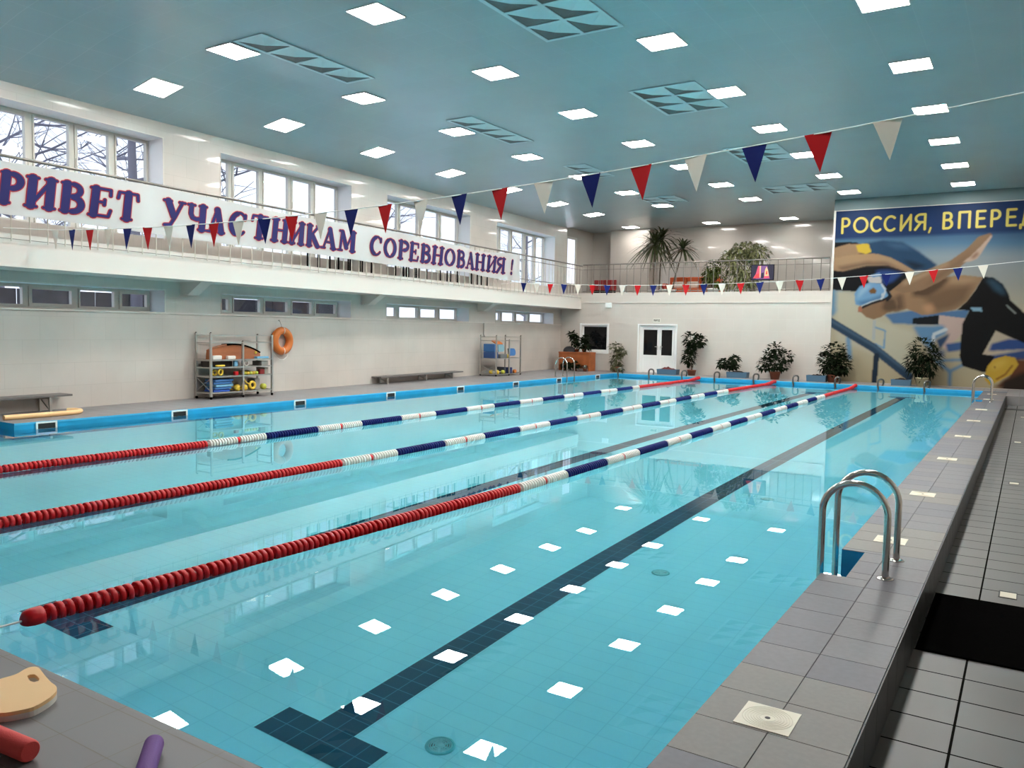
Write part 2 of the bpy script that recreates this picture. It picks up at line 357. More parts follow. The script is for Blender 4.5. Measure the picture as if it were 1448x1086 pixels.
# balcony along the left wall
BZ0, BZ1, BZ2 = 2.43, 2.75, 2.93
b = MB()
def bbox(mb, y0, y1, z0, z1, o0, toWall=True, mi=0, o1=None):
    f = lambda y: (bxx(y)+o0); g = (lambda y: wx(y)-.0) if toWall else (lambda y: bxx(y)+o1)
    mb.add([p for z in (z0, z1) for p in ((g(y0), y0, z), (f(y0), y0, z), (g(y1), y1, z), (f(y1), y1, z))], [(0, 2, 3, 1), (4, 5, 7, 6), (0, 1, 5, 4), (2, 6, 7, 3), (0, 4, 6, 2), (1, 3, 7, 5)], mi)
bbox(b, NY, YF, BZ0+.03, BZ1, 0); bbox(b, NY, YF, BZ1, BZ2, -.03); bbox(b, NY, YF, BZ0, BZ0+.03, .012)
struct('balcony', b, m_white)
b = MB()
for y in (4.55, 10.15, 15.73, 21.57):
    for s in (0,):
        P = [(wx(y)+.01, 2.18), (wx(y)+.01, 2.43), (bxx(y)-.25, 2.43), (bxx(y)-.30, 2.40), (wx(y)+.25, 2.18)]
        n = len(P); vs = [(x, y+d, z) for d in (-.13, .13) for x, z in P]
        b.add(vs, [tuple(range(n)), tuple(reversed(range(n, 2*n)))]+[(i, i+n, (i+1) % n+n, (i+1) % n) for i in range(n)])
struct('beam', b, m_white)
# far wall, door and window openings, gallery
DX0, DX1, DZ1 = -12.22, -10.80, 1.84
VX0, VX1, VZ0, VZ1 = -14.62, -13.52, .83, 1.82
GX = -5.54
b = MB()
xc = sorted([-15.6, VX0, VX1, DX0, DX1, GX]); zc = [-.2, VZ0, VZ1, DZ1, 3.04]
for x0, x1 in zip(xc[:-1], xc[1:]):
    for z0, z1 in zip(zc[:-1], zc[1:]):
        if (x0, x1) == (DX0, DX1) and z1 <= DZ1: continue
        if (x0, x1) == (VX0, VX1) and (z0, z1) == (VZ0, VZ1): continue
        b.quad((x0, YF, z0), (x1, YF, z0), (x1, YF, z1), (x0, YF, z1), 0)
for (x0, x1, z0, z1, d) in ((VX0, VX1, VZ0, VZ1, .14), (DX0, DX1, ZD, DZ1, .14)):
    b.quad((x0, YF, z0), (x0, YF+d, z0), (x0, YF+d, z1), (x0, YF, z1), 1); b.quad((x1, YF, z0), (x1, YF+d, z0), (x1, YF+d, z1), (x1, YF, z1), 1)
    b.quad((x0, YF, z1), (x1, YF, z1), (x1, YF+d, z1), (x0, YF+d, z1), 1)
    b.quad((x0, YF, z0), (x1, YF, z0), (x1, YF+d, z0), (x0, YF+d, z0), 1)
b.box(wx(YF), GX, YF+.001, YF+.16, 2.6, 3.041, 1)
b.quad((GX, YF, -.2), (RX, YF, -.2), (RX, YF, ZC+.02), (GX, YF, ZC+.02), 0)
b.quad((GX, YF, 2.9), (GX, YB, 2.9), (GX, YB, ZC+.02), (GX, YF, ZC+.02), 0)
struct('wall_far', b, [m_wallx, m_white])
b = MB(); b.box(wx(YF)+.02, GX-.03, YF-.025, YF-.001, 2.66, 2.69); struct('trim_4', b, m_white)
b = MB(); b.box(GX-.01, GX+.045, YF-.03, YF-.001, ZD, 5.60); struct('trim_5', b, m_wallx)
b = MB(); b.box(GX, RX, YF-.02, YF-.001, 5.60, ZC); struct('trim_9', b, mat('cornice_grey', (.17, .22, .225), .8, spec=.05))
b = MB(); b.quad((AX, YF+.16, 2.93), (GX, YF+.16, 2.93), (GX, YB, 2.93), (AX, YB, 2.93)); struct('floor_gallery', b, mat('gallery_floor', (.30, .29, .27), .5))
m_gal = tilemat('gallery_wall_tile', (.57, .525, .475), (.56, .515, .465), (.49, .455, .41), .6, .4, .003, .12, 'xz', (0, 0), bump=.03, coat=.4)
b = MB(); b.quad((AX, YB, 2.9), (GX, YB, 2.9), (GX, YB, 6.1), (AX, YB, 6.1)); b.quad((AX, WEND, 2.9), (AX, YB, 2.9), (AX, YB, 6), (AX, WEND, 6))
struct('wall_gallery', b, m_gal)
b = MB(); b.box(-15.56, -13.74, YB-.42, YB-.001, 2.93, ZC); struct('pillar', b, m_wallx)
# ceiling: flat over the pool, dropping towards the window side
b = MB()
XA, XB = -10.8, -12.2
b.quad((XA, NY, ZC), (RX, NY, ZC), (RX, YB, ZC), (XA, YB, ZC))
n = 12
for k in range(n):
    y0, y1 = NY+(WEND-NY)*k/n, NY+(WEND-NY)*(k+1)/n
    def prof(y):
        m = (ZC-ceilz_wall(y))/(-11.5-wx(y)); P = [(XA+(XB-XA)*q/8, y, ZC-m*((XA-XB)*q/8)**2/(2*(XA-XB))) for q in range(9)]
        return P+[(wx(y)-.02, y, ceilz_wall(y))]
    A_, B_ = prof(y0), prof(y1)
    b.add(A_+B_, [(q+1, q, q+10, q+11) for q in range(9)], 0, True)
b.quad((AX, WEND, ZC-.02), (XA, WEND, ZC), (XA, YB, ZC), (AX, YB, ZC-.02))
b.add(prof(WEND)+[(AX, WEND, ZC-.02)], [tuple(range(11))])
struct('ceiling', b, m_ceil)
b = MB(); b.quad((RX, NY, -.3), (RX, YB, -.3), (RX, YB, 6), (RX, NY, 6)); struct('wall_right', b, m_wall)
b = MB(); b.quad((wx(NY)-.5, NY, -.3), (RX, NY, -.3), (RX, NY, 6), (wx(NY)-.5, NY, 6)); struct('wall_near', b, m_wallx)
# door_1: white double door with dark panes
e = thing('door_1', None, None); e['kind'] = 'structure'
m_upvc = mat('white_upvc', (.80, .80, .78), .35)
b = MB(); y0, y1 = YF+.06, YF+.14
b.box(DX0, DX0+.07, y0, y1, ZD, DZ1); b.box(DX1-.07, DX1, y0, y1, ZD, DZ1); b.box(DX0+.07, DX1-.07, y0, y1, DZ1-.08, DZ1)
for (xa, xb, za, zb) in ((DX0-.06, DX0, ZD, DZ1+.05), (DX1, DX1+.06, ZD, DZ1+.05), (DX0, DX1, DZ1, DZ1+.05)): b.box(xa, xb, YF-.02, YF-.001, za, zb)
b.build('door_frame', m_upvc, e)
dm = DX0+.07+(DX1-DX0-.14)*.55
for (xa, xb, hx) in ((DX0+.075, dm-.005, dm-.05), (dm+.005, DX1-.075, dm+.05)):
    d = MB(); ya, yb = YF+.05, YF+.11; zt = DZ1-.085; t = .075
    d.box(xa, xa+t, ya, yb, ZD+.01, zt); d.box(xb-t, xb, ya, yb, ZD+.01, zt); d.box(xa+t, xb-t, ya, yb, zt-t, zt); d.box(xa+t, xb-t, ya, yb, .66, .75); d.box(xa+t, xb-t, ya, yb, ZD+.01, ZD+.10)
    do = d.build('door_leaf', m_upvc, e)
    g = MB(); g.box(xa+t, xb-t, ya+.025, ya+.035, .75, zt-t); g.build('pane', m_darkglass, do)
    g = MB(); g.box(xa+t, xb-t, ya+.02, ya+.04, ZD+.10, .66); g.build('door_panel', m_upvc, do)
    h = MB(); h.box(hx-.012, hx+.012, ya-.015, ya, .95, 1.1); h.tube([(hx, ya-.01, 1.06), (hx, ya-.05, 1.06), (hx+(-.1 if hx < dm else .1)*1, ya-.05, 1.06)], .009, 8); h.build('door_handle', m_steel_d, do)
# window_9: dark square window beside the desk
e = thing('window_9', None, None); e['kind'] = 'structure'
b = MB(); t = .06; ya, yb = YF+.05, YF+.12
b.box(VX0, VX0+t, ya, yb, VZ0, VZ1); b.box(VX1-t, VX1, ya, yb, VZ0, VZ1); b.box(VX0+t, VX1-t, ya, yb, VZ1-t, VZ1); b.box(VX0+t, VX1-t, ya, yb, VZ0, VZ0+t)
for (xa, xb, za, zb) in ((VX0-.07, VX0, VZ0-.08, VZ1+.06), (VX1, VX1+.06, VZ0-.08, VZ1+.06), (VX0, VX1, VZ1, VZ1+.05), (VX0, VX1, VZ0-.09, VZ0)): b.box(xa, xb, YF-.03, YF-.001, za, zb)
b.build('window_frame', m_upvc, e)
g = MB(); g.box(VX0+t, VX1-t, YF+.09, YF+.10, VZ0+t, VZ1-t); g.build('pane', m_darkglass, e)
# dark room behind door and window
b = MB(); b.quad((-15.2, YF+.6, -.2), (-9.5, YF+.6, -.2), (-9.5, YF+.6, 2.8), (-15.2, YF+.6, 2.8)); struct('wall_office', b, mat('office_wall', (.1, .1, .1), .8))
# window_10: narrow window at the end of the gallery
e = thing('window_10', None, None); e['kind'] = 'structure'
X1 = AX+.02
g = MB(); g.box(AX+.004, X1-.006, 30.05, 30.75, 3.6, 5.45); g.build('pane', mat('daylight_glow_pane', (.6, .6, .66), .3, emit=(.75, .78, .9), estr=.6), e)  # self-glowing pane stands in for daylight; the wall behind has no opening
g = MB(); g.box(AX+.001, AX+.05, 29.95, 30.05, 3.5, 5.55); g.box(AX+.001, AX+.05, 30.75, 30.9, 3.5, 5.55); g.box(AX+.001, AX+.05, 30.05, 30.75, 5.45, 5.55); g.box(AX+.001, AX+.05, 30.05, 30.75, 3.5, 3.6); g.build('window_frame', m_frame, e)
# ------------------------------------------------------------------ outdoors behind the windows
b = MB(); b.quad((-90, -40, -.4), (-16.6, -40, -.4), (-16.6, 90, -.4), (-90, 90, -.4)); o = struct('ground', b, mat('snow', (.85, .87, .92), .8, bump=.4, nscale=.8))
def bare_tree(label, x, y, h, r, seed, lean=0, low=.3, spread=.55):
    rnd = random.Random(seed); t = MB()
    e = thing('bare_tree', label, 'tree', (x, y, -.4), 0, 'winter trees outside the windows')
    def branch(mb, p, d, L, r, depth, n=6):
        pts = [Vector(p)]; dd = Vector(d).normalized()
        for k in range(4):
            dd = (dd+Vector((rnd.uniform(-.18, .18), rnd.uniform(-.18, .18), rnd.uniform(-.05, .12)))).normalized(); pts.append(pts[-1]+dd*L/4)
        mb.tube(pts, [r*(1-.18*k) for k in range(5)], n)
        if depth > 0:
            for k in range(5 if depth > 1 else 4):
                q = pts[rnd.randint(1, 4)]; a = rnd.uniform(0, 2*PI); nd = (dd*.5+Vector((math.cos(a)*spread*1.6, math.sin(a)*spread*1.6, rnd.uniform(-.35, .6)))).normalized()
                branch(mb, q, nd, L*rnd.uniform(.45, .7), r*.42, depth-1, 4)
    tr = MB(); tr.tube([(0, 0, 0), (lean*.3, .05, h*.35), (lean*.7, -.03, h*.7), (lean, 0, h)], [r, r*.85, r*.6, r*.3], 10); tr.build('trunk', m_treebark, e)
    br = MB()
    for k in range(11):
        z = h*(low+(1-low)*k/11); a = rnd.uniform(0, 2*PI); branch(br, (lean*z/h, 0, z), (math.cos(a), math.sin(a), rnd.uniform(.0, .7)), h*rnd.uniform(.25, .42), r*.35, 2, 5)
    br.build('branches', m_treebark, e)
m_treebark = mat('winter_bark', (.15, .145, .18), .9)
bare_tree('bare winter tree with a thick trunk outside the first upper window', -19.3, 12.25, 9, .17, 3)
bare_tree('bare tree with low forked branches seen through the first upper window', -24, 12.0, 8, .12, 5, low=.35)
bare_tree('fine twiggy bare tree farther back outside the first window', -31, 14.5, 11, .14, 8)
bare_tree('slender bare tree far outside the second upper window', -38, 24, 10, .12, 12)
bare_tree('bare winter tree outside the third upper window', -30, 33, 9, .13, 21)
bare_tree('bare winter tree outside the fourth upper window', -23.5, 38, 9, .14, 33)
e = thing('fence', 'dark plank fence outside the two nearest lower windows', 'fence', (-19.6, 0, -.4))
for k in range(9):
    b = MB(); b.box(-.04, .04, 4+k*1.85, 4+k*1.85+1.8, 0, 2.75); b.build('fence_panel', mat('fence_board', (.035, .035, .045), .8, noise=.4, nscale=3), e)
def car(label, x, y, rz):
    e = thing('parked_car', label, 'car', (x, y, -.4), rz)
    b = MB(); prof = [(-2.1, .35), (-2.1, .8), (-1.5, .95), (-.9, 1.42), (.7, 1.45), (1.4, 1.0), (2.05, .85), (2.1, .35)]; n = len(prof)
    vs = [(s*(.82 if z < 1.1 else .66), x_, z) for s in (-1, 1) for x_, z in prof]
    b.add(vs, [tuple(range(n)), tuple(reversed(range(n, 2*n)))]+[(i, i+n, (i+1) % n+n, (i+1) % n) for i in range(n)]); b.build('body', mat('dark_car_paint', (.02, .022, .03), .3), e, .05)
    for sx in (-1, 1):
        for yy in (-1.3, 1.3):
            w = MB(); w.lathe([(0, -.1), (.3, -.1), (.33, -.05), (.33, .05), (.3, .1), (0, .1)], (sx*.75, yy, .33), 'x', 14); w.build('wheel', m_black, e)
car('dark car parked in the snow outside the farthest lower window', -27.2, 41.0, .3)
# world: overcast winter daylight
w = bpy.data.worlds.new('overcast_sky'); SC.world = w; w.use_nodes = True
bg = w.node_tree.nodes['Background']; bg.inputs['Color'].default_value = (.80, .86, 1.0, 1); bg.inputs['Strength'].default_value = .95
# ================================================================== CEILING LIGHTS AND VENTS
LAMP = 42.0
LC_ = (1.0, .965, .92)
m_lamp = mat('lamp_diffuser', (.9, .9, .9), .5, emit=LC_, estr=LAMP)
m_lampE = mat('lamp_diffuser_dim', (.9, .9, .9), .5, emit=LC_, estr=17.0)
m_lampG = mat('lamp_diffuser_gallery', (.9, .9, .9), .5, emit=LC_, estr=13.0)
m_lampframe = mat('lamp_frame', (.80, .80, .78), .4)
def lamp_meshes():
    f = MB(); t = .012
    f.box(-.298, .298, -.298, .298, -.006, -.002)
    for (x0, x1, y0, y1) in ((-.298, -.282, -.298, .298), (.282, .298, -.298, .298), (-.282, .282, -.298, -.282), (-.282, .282, .282, .298)): f.box(x0, x1, y0, y1, -.016, -.006)
    d = MB(); d.box(-.281, .281, -.281, .281, -.013, -.007)
    return f.mesh('light_frame', m_lampframe), d.mesh('light_diffuser', m_lamp), d.mesh('light_diffuser', m_lampE), d.mesh('light_diffuser', m_lampG)
LF, LD, LDE, LDG = lamp_meshes()
def lamp(x, y, z, tilt, label, group, LD=LD):
    e = thing('ceiling_light', label, 'ceiling light', (x, y, z), 0, group); e.rotation_euler = (0, tilt, 0)
    link(LF, 'light_frame', e); link(LD, 'light_diffuser', e)
ROWS_Y = [2.64, 5.64, 8.64, 11.62, 14.58, 17.55, 20.5, 23.5, 26.42]
SL = .133
E_PX = {2: (223.8, 123.3), 3: (402, 176.4), 4: (534, 214.8), 5: (637, 244.5), 6: (720, 268), 7: (787.6, 288), 8: (840, 303)}
for name, x, desc in (('A', -1.84, 'above the right curb and walkway'), ('B', -4.87, 'above the nearest swimming lane'), ('C', -7.87, 'above the second lane'), ('D', -10.88, 'above the third lane'), ('E', -13.13, 'beside the window wall')):
    for k, y in enumerate(ROWS_Y):
        if k < 1: continue
        yy = y; z = ZC; tilt = 0
        if name == 'E':
            ep = E_PX.get(k); zz = 5.7
            for _ in range(12 if ep else 0): q_ = onz(zz, *ep); x, yy = float(q_[0]), float(q_[1]); zz = ZC+(ceilz_wall(yy)-ZC)*((-11.5-x)/(-11.5-wx(yy)))
            z = ZC+(ceilz_wall(yy)-ZC)*((-11.5-x)/(-11.5-wx(yy)))-.004; tilt = math.atan((ceilz_wall(yy)-ZC)/(wx(yy)+11.5)); tilt = -tilt
        if name == 'D': z -= .008
        lamp(x, yy, z, tilt, f'square light, {ORD[k-1]} from near end of ceiling row {desc}', 'square light panels in the pool ceiling', LDE if name == 'E' else LD)
lamp(-10.86, 31.4, ZC, 0, 'square light panel over the plants in the far gallery', 'light panels in the gallery ceiling', LDG)
lamp(-7.87, 31.4, ZC, 0, 'square light panel over the right end of the far gallery', 'light panels in the gallery ceiling', LDG)
lamp(-14.3, 31.35, ZC, 0, 'square light panel right above the pillar of the far gallery', 'light panels in the gallery ceiling', LDE)
m_vent = mat('vent_white', (.58, .68, .70), .35); m_ventd = tilemat('vent_grille', (.07, .085, .085), (.08, .09, .09), (.2, .24, .24), .6, .05, .008, .5, 'xy', (0, 0), bump=0)
def cell_mesh():
    m = MB(); h = .27; a = .028
    c = [(-h, -h, 0), (h, -h, 0), (h, h, 0), (-h, h, 0)]; ap = (0, 0, -a)
    m.add(c+[ap], [(0, 4, 1), (1, 4, 2)], 0); m.add(c+[ap], [(0, 3, 4), (2, 4, 3)], 1)
    return m.mesh('diffuser_cell', [m_vent, m_ventd])
CELL = cell_mesh()
def vent(x0, y0, nx, ny, label, z=ZC, tilt=0):
    e = thing('ceiling_vent', label, 'vent', (x0+nx*.3, y0+ny*.3, z-.006), 0, 'pyramid air vents in the ceiling'); e.rotation_euler = (0, tilt, 0)
    f = MB(); X, Y = nx*.3, ny*.3
    for i in range(nx+1): f.box(-X+i*.6-.03, -X+i*.6+.03, -Y-.03, Y+.03, -.012, 0)
    for j in range(ny+1):
        for i in range(nx): f.box(-X+i*.6+.03, -X+i*.6+.57, -Y+j*.6-.03, -Y+j*.6+.03, -.012, 0)
    f.build('vent_frame', m_vent, e)
    for i in range(nx):
        for j in range(ny): link(CELL, 'diffuser_cell', e, (-X+.3+i*.6, -Y+.3+j*.6, -.003))
V1 = 'air vent panel of pyramid cells between the light rows, '
vent(-6.33, 8.92, 2, 3, V1+'nearest the camera'); vent(-6.33, 13.7, 2, 3, V1+'second from the camera')
vent(-6.33, 19.0, 2, 3, V1+'third from the camera'); vent(-6.95, 24.5, 3, 2, V1+'wide one at the far end')
V2 = 'narrow row of pyramid vent cells in the left ceiling, '
vent(-10.48, 8.37, 1, 4, V2+'nearest the camera'); vent(-10.48, 13.73, 1, 4, V2+'middle one'); vent(-10.63, 19.0, 1, 3, V2+'third from the camera')
vent(-11.0, 24.7, 2, 2, 'square block of vent cells in the left ceiling near the far gallery')
# ================================================================== LANE ROPES
def disc_section(name, m):
    b = MB(); n = 10; p = .5/n
    b.lathe([(.012, -.25), (.032, -.249), (.032, .249), (.012, .25)], (0, 0, 0), 'y', 10)
    for k in range(n):
        y = -.25+p*(k+.5); h = .0145; R_ = .056
        b.lathe([(R_-.003, y-h-.001), (R_, y-h+.002), (R_, y+h-.002), (R_-.003, y+h+.001)], (0, 0, 0), 'y', 22)
        b.lathe([(.03, y-h+.004), (R_-.003, y-h-.001)], (0, 0, 0), 'y', 22); b.lathe([(R_-.003, y+h+.001), (.03, y+h-.004)], (0, 0, 0), 'y', 22)
    return b.mesh(name, m)
def cap_section(name, m):
    b = MB(); b.lathe([(.006, -.075), (.03, -.072), (.048, -.058), (.057, -.03), (.058, 0), (.056, .028), (.03, .034)], (0, 0, 0), 'y', 18); return b.mesh(name, m)
SR, SW, SB = disc_section('float_red', m_red), disc_section('float_white', m_wfl), disc_section('float_blue', m_blue)
CAPM = cap_section('float_cap', m_red)
JM = MB().lathe([(.012, -.026), (.044, -.024), (.044, .024), (.012, .026)], (0, 0, 0), 'y', 12).mesh('float_joint', m_red)
def lerp_path(P, y):
    for a, c in zip(P[:-1], P[1:]):
        if y <= c[1] or c is P[-1]:
            t = (y-a[1])/(c[1]-a[1]); return Vector((a[0]+(c[0]-a[0])*t, y, a[2]+(c[2]-a[2])*t))
def rope(P, y_first, red_end, far_red, label):
    e = thing('lane_rope', label, 'lane rope', (P[0][0], P[0][1], 0), 0, 'lane ropes across the pool')
    org = Vector((P[0][0], P[0][1], 0))
    c = MB(); c.tube([Vector(p)-org for p in P], .006, 6); c.build('cable', m_cord, e)
    y = y_first; k = 0; i = 0
    link(CAPM, 'end_float', e, lerp_path(P, y_first-.04)-org)
    while y+.5 <= P[-1][1]-.02:
        a, c_ = lerp_path(P, y), lerp_path(P, y+.5); mid = (a+c_)/2; d = (c_-a).normalized()
        if y+.25 < red_end or y+.25 > far_red: me, lb = SR, None
        else:
            me, lb = ((SW, 'white float section') if (i//2) % 2 == 0 else (SB, 'navy blue float section')); i += 1
        q = d.to_track_quat('Y', 'Z').to_euler()
        fs_ = link(me, 'float_section', e, mid-org, q, lb); fs_.scale = (1, .92 if me is SW else .98, 1)
        if me is SW and i % 2 == 1: link(JM, 'float_joint', e, c_-org, q, 'red joint')
        y += .502
Z0 = .022
rope([(-4.47, PY0, .06), (-4.45, 2.05, Z0), (-4.24, 6.9, Z0), (-4.35, 14, Z0), (-4.43, 22, Z0), (-4.42, 25.4, Z0+.005), (-4.42, PY1, .085)], 2.26, 6.9, 21.9, 'lane rope nearest the camera, its round red end float close to the near deck')
rope([(-6.76, PY0, .06), (-6.75, 2.05, Z0), (-6.68, 7.0, Z0), (-6.85, 14, Z0), (-6.95, 22, Z0), (-6.86, 25.4, Z0+.005), (-6.84, PY1, .085)], 2.26, 6.95, 21.9, 'middle lane rope with red, white and navy floats')
rope([(-9.22, PY0, .06), (-9.21, 2.05, Z0), (-9.12, 6.9, Z0), (-9.28, 14, Z0), (-9.36, 21.4, Z0), (-9.36, 25.4, Z0+.005), (-9.36, PY1, .085)], 2.26, 6.85, 21.2, 'lane rope farthest from the camera, nearest the window wall')
# ================================================================== BUNTING
def pennant_mesh(name, m):
    b = MB(); w = .105; t = .002
    b.add([(-w, -t, .008), (w, -t, .008), (0, -t, -.30), (-w, t, .008), (w, t, .008), (0, t, -.30)], [(0, 2, 1), (3, 4, 5), (0, 1, 4, 3), (1, 2, 5, 4), (2, 0, 3, 5)])
    return b.mesh(name, m)
PM = {'r': pennant_mesh('pennant_red', m_flagr), 'b': pennant_mesh('pennant_navy', m_flagb), 'w': pennant_mesh('pennant_white', m_flagw)}
PL = {'r': 'red pennant', 'b': 'navy blue pennant', 'w': 'white pennant'}
def bunting(Y, seq, x0, sp, n, xl, yl, zl, label):
    e = thing('bunting', label, 'pennant string', (RX, Y, 3.6), 0, 'backstroke pennant strings across the pool')
    zf = lambda x: 2.915+.006*(x+8.5)**2
    c = MB(); xs = np.linspace(RX-.005, x0-sp*(n-1)-.12, 60)
    pts = [(x-RX, 0, zf(x)-3.6) for x in xs]+[(xl-RX, yl-Y, zl-3.6)]
    c.tube(pts, .0055, 6); c.build('cord', m_cord, e)
    rnd = random.Random(int(Y*10)); KX = ((0, 11, 16, 24), (-1.0, -6.55, -8.97, -12.78)) if Y < 10 else ((0, 14, 22, 25), (-1.0, -8.06, -11.89, -13.32))
    for k in range(n):
        x = float(np.interp(k, KX[0], KX[1])); s = seq[k % 3]; sl = math.atan(.012*(x+8.5))
        link(PM[s], 'pennant', e, (x-RX, 0, zf(x)-3.6-.004), (rnd.uniform(-.06, .06), -sl, rnd.uniform(-.1, .1)), PL[s])
bunting(6.8, 'wrb', -1.0, .4915, 25, bxx(6.16)+.04, 6.16, 3.0, 'string of red, white and navy pennants hung across the near end of the pool')
bunting(21.4, 'wbr', -1.0, .495, 26, bxx(21.4)+.04, 21.4, 3.03, 'string of red, white and navy pennants hung across the far end of the pool')
# ================================================================== RAILINGS
e = thing('balcony_railing', 'long steel balcony railing along the window wall behind the banner', 'railing', (0, 0, 0))
def along(z, off, y0=2.0, y1=YF-.02): return [(bxx(y)+off, y, z) for y in np.linspace(y0, y1, 12)]
MB().tube(along(4.07, .02), .024, 10).build('handrail', m_railsteel, e); MB().tube(along(3.92, .02), .012, 8).build('upper_rail', m_railsteel, e)
MB().tube(along(3.28, .02), .012, 8).build('middle_rail', m_railsteel, e); MB().tube(along(2.85, .02), .006, 6).build('lower_rail', m_railsteel, e)
BM = MB().tube([(0, 0, 2.815), (0, 0, 4.06)], .0105, 8).mesh('baluster', m_rail)
y = 4.32
while y < YF-.05: link(BM, 'baluster', e, (bxx(y)+.02, y, 0)); y += .2815
e = thing('gallery_railing', 'steel railing of the far gallery above the double door', 'railing', (0, 0, 0))
xa, xb = bxx(YF)+.02, GX-.08
for nm, z, r in (('handrail', 4.115, .024), ('upper_rail', 3.93, .010), ('lower_rail', 3.10, .012)): MB().tube([(xa, YF+.06, z), (xb, YF+.06, z)], r, 8).build(nm, m_railsteel, e)
BM2 = MB().tube([(0, 0, 3.04), (0, 0, 4.10)], .0125, 8).mesh('baluster', m_railsteel)
x = xb
while x > xa: link(BM2, 'baluster', e, (x, YF+.06, 0)); x -= .2765
# ================================================================== LETTERING
def arc(cx, cy, rx, ry, a0, a1, n=14): return [(cx+rx*math.cos(math.radians(a0+(a1-a0)*i/n)), cy+ry*math.sin(math.radians(a0+(a1-a0)*i/n))) for i in range(n+1)]
Hh, Mm, Tt = .20, .145, .08
def sf(x, y, w=.17): return (Tt, [(x-w, y), (x+w, y)])
lo, hi = .045, .955
SER = {
 'П': [(Hh, [(.2, lo), (.2, hi)]), (Hh, [(.8, lo), (.8, hi)]), (Tt, [(.04, hi), (.96, hi)]), sf(.2, lo), sf(.8, lo)],
 'Р': [(Hh, [(.24, lo), (.24, hi)]), (Tt, [(.06, hi), (.5, hi)]), (Mm*1.15, arc(.5, .72, .36, .22, 85, -85)), (Tt, [(.24, .48), (.5, .48)]), sf(.24, lo, .2)],
 'И': [(Hh, [(.2, lo), (.2, hi)]), (Hh, [(.8, lo), (.8, hi)]), (Tt*1.2, [(.22, .12), (.78, .88)]), sf(.2, lo), sf(.8, lo), sf(.2, hi), sf(.8, hi)],
 'В': [(Hh, [(.24, lo), (.24, hi)]), (Tt, [(.06, hi), (.5, hi)]), (Mm, arc(.48, .745, .31, .2, 85, -85)), (Tt, [(.24, .53), (.52, .53)]), (Mm*1.2, arc(.52, .285, .36, .235, 85, -85)), (Tt, [(.06, lo), (.55, lo)])],
 'Е': [(Hh, [(.24, lo), (.24, hi)]), (Tt, [(.05, hi), (.88, hi), (.9, .76)]), (Tt, [(.24, .51), (.66, .51)]), (Tt, [(.66, .6), (.66, .42)]), (Tt, [(.05, lo), (.88, lo), (.95, .26)])],
 'Т': [(Hh, [(.5, lo), (.5, hi)]), (Tt, [(.04, .74), (.08, hi), (.92, hi), (.96, .74)]), sf(.5, lo, .2)],
 'У': [(Hh, [(.17, hi), (.5, .40)]), (Tt*1.3, [(.86, hi), (.56, .38), (.36, .08), (.1, .05)]), sf(.15, hi), sf(.86, hi, .14)],
 'Ч': [(Hh, [(.8, lo), (.8, hi)]), (Mm, [(.2, hi), (.2, .62), (.3, .47), (.5, .43), (.78, .47)]), sf(.2, hi), sf(.8, hi), sf(.8, lo)],
 'А': [(Tt*1.1, [(.5, hi), (.16, lo)]), (Hh, [(.5, .93), (.84, lo)]), (Tt, [(.28, .32), (.72, .32)]), sf(.13, lo, .13), sf(.84, lo, .16)],
 'С': [(Mm*1.25, arc(.54, .5, .42, .43, 110, 250)), (Tt*1.2, arc(.54, .5, .42, .45, 250, 318, 8)), (Tt*1.2, arc(.54, .5, .40, .45, 110, 45, 8)), (Mm*.8, [(.86, .88), (.86, .72)])],
 'Н': [(Hh, [(.2, lo), (.2, hi)]), (Hh, [(.8, lo), (.8, hi)]), (Tt, [(.2, .51), (.8, .51)]), sf(.2, lo), sf(.8, lo), sf(.2, hi), sf(.8, hi)],
 'К': [(Hh, [(.24, lo), (.24, hi)]), (Tt*1.2, [(.3, .46), (.84, hi)]), (Hh, [(.42, .54), (.84, lo)]), sf(.24, lo), sf(.24, hi), sf(.84, hi, .12), sf(.86, lo, .13)],
 'М': [(Tt*1.2, [(.15, lo), (.18, hi)]), (Hh*.9, [(.2, .92), (.5, .18)]), (Tt, [(.5, .18), (.8, .92)]), (Hh, [(.84, hi), (.86, lo)]), sf(.14, lo, .12), sf(.87, lo, .13), sf(.14, hi, .1), sf(.87, hi, .1)],
 'О': [(Mm*1.2, arc(.5, .5, .40, .43, 120, 240)), (Mm*1.2, arc(.5, .5, .40, .43, -60, 60)), (Tt*1.2, arc(.5, .5, .40, .45, 60, 120, 8)), (Tt*1.2, arc(.5, .5, .40, .45, 240, 300, 8))],
 'Я': [(Hh, [(.78, lo), (.78, hi)]), (Tt, [(.95, hi), (.5, hi)]), (Mm*1.1, arc(.5, .73, .34, .21, 95, 265)), (Tt, [(.78, .5), (.5, .5)]), (Hh*.85, [(.55, .5), (.18, lo)]), sf(.15, lo, .1), sf(.8, lo, .17)],
 '!': [(.16, [(.55, .93), (.5, .70)]), (.11, [(.5, .70), (.46, .36)]), (.19, [(.45, .085), (.45, .10)])],
}
SW_ = .15
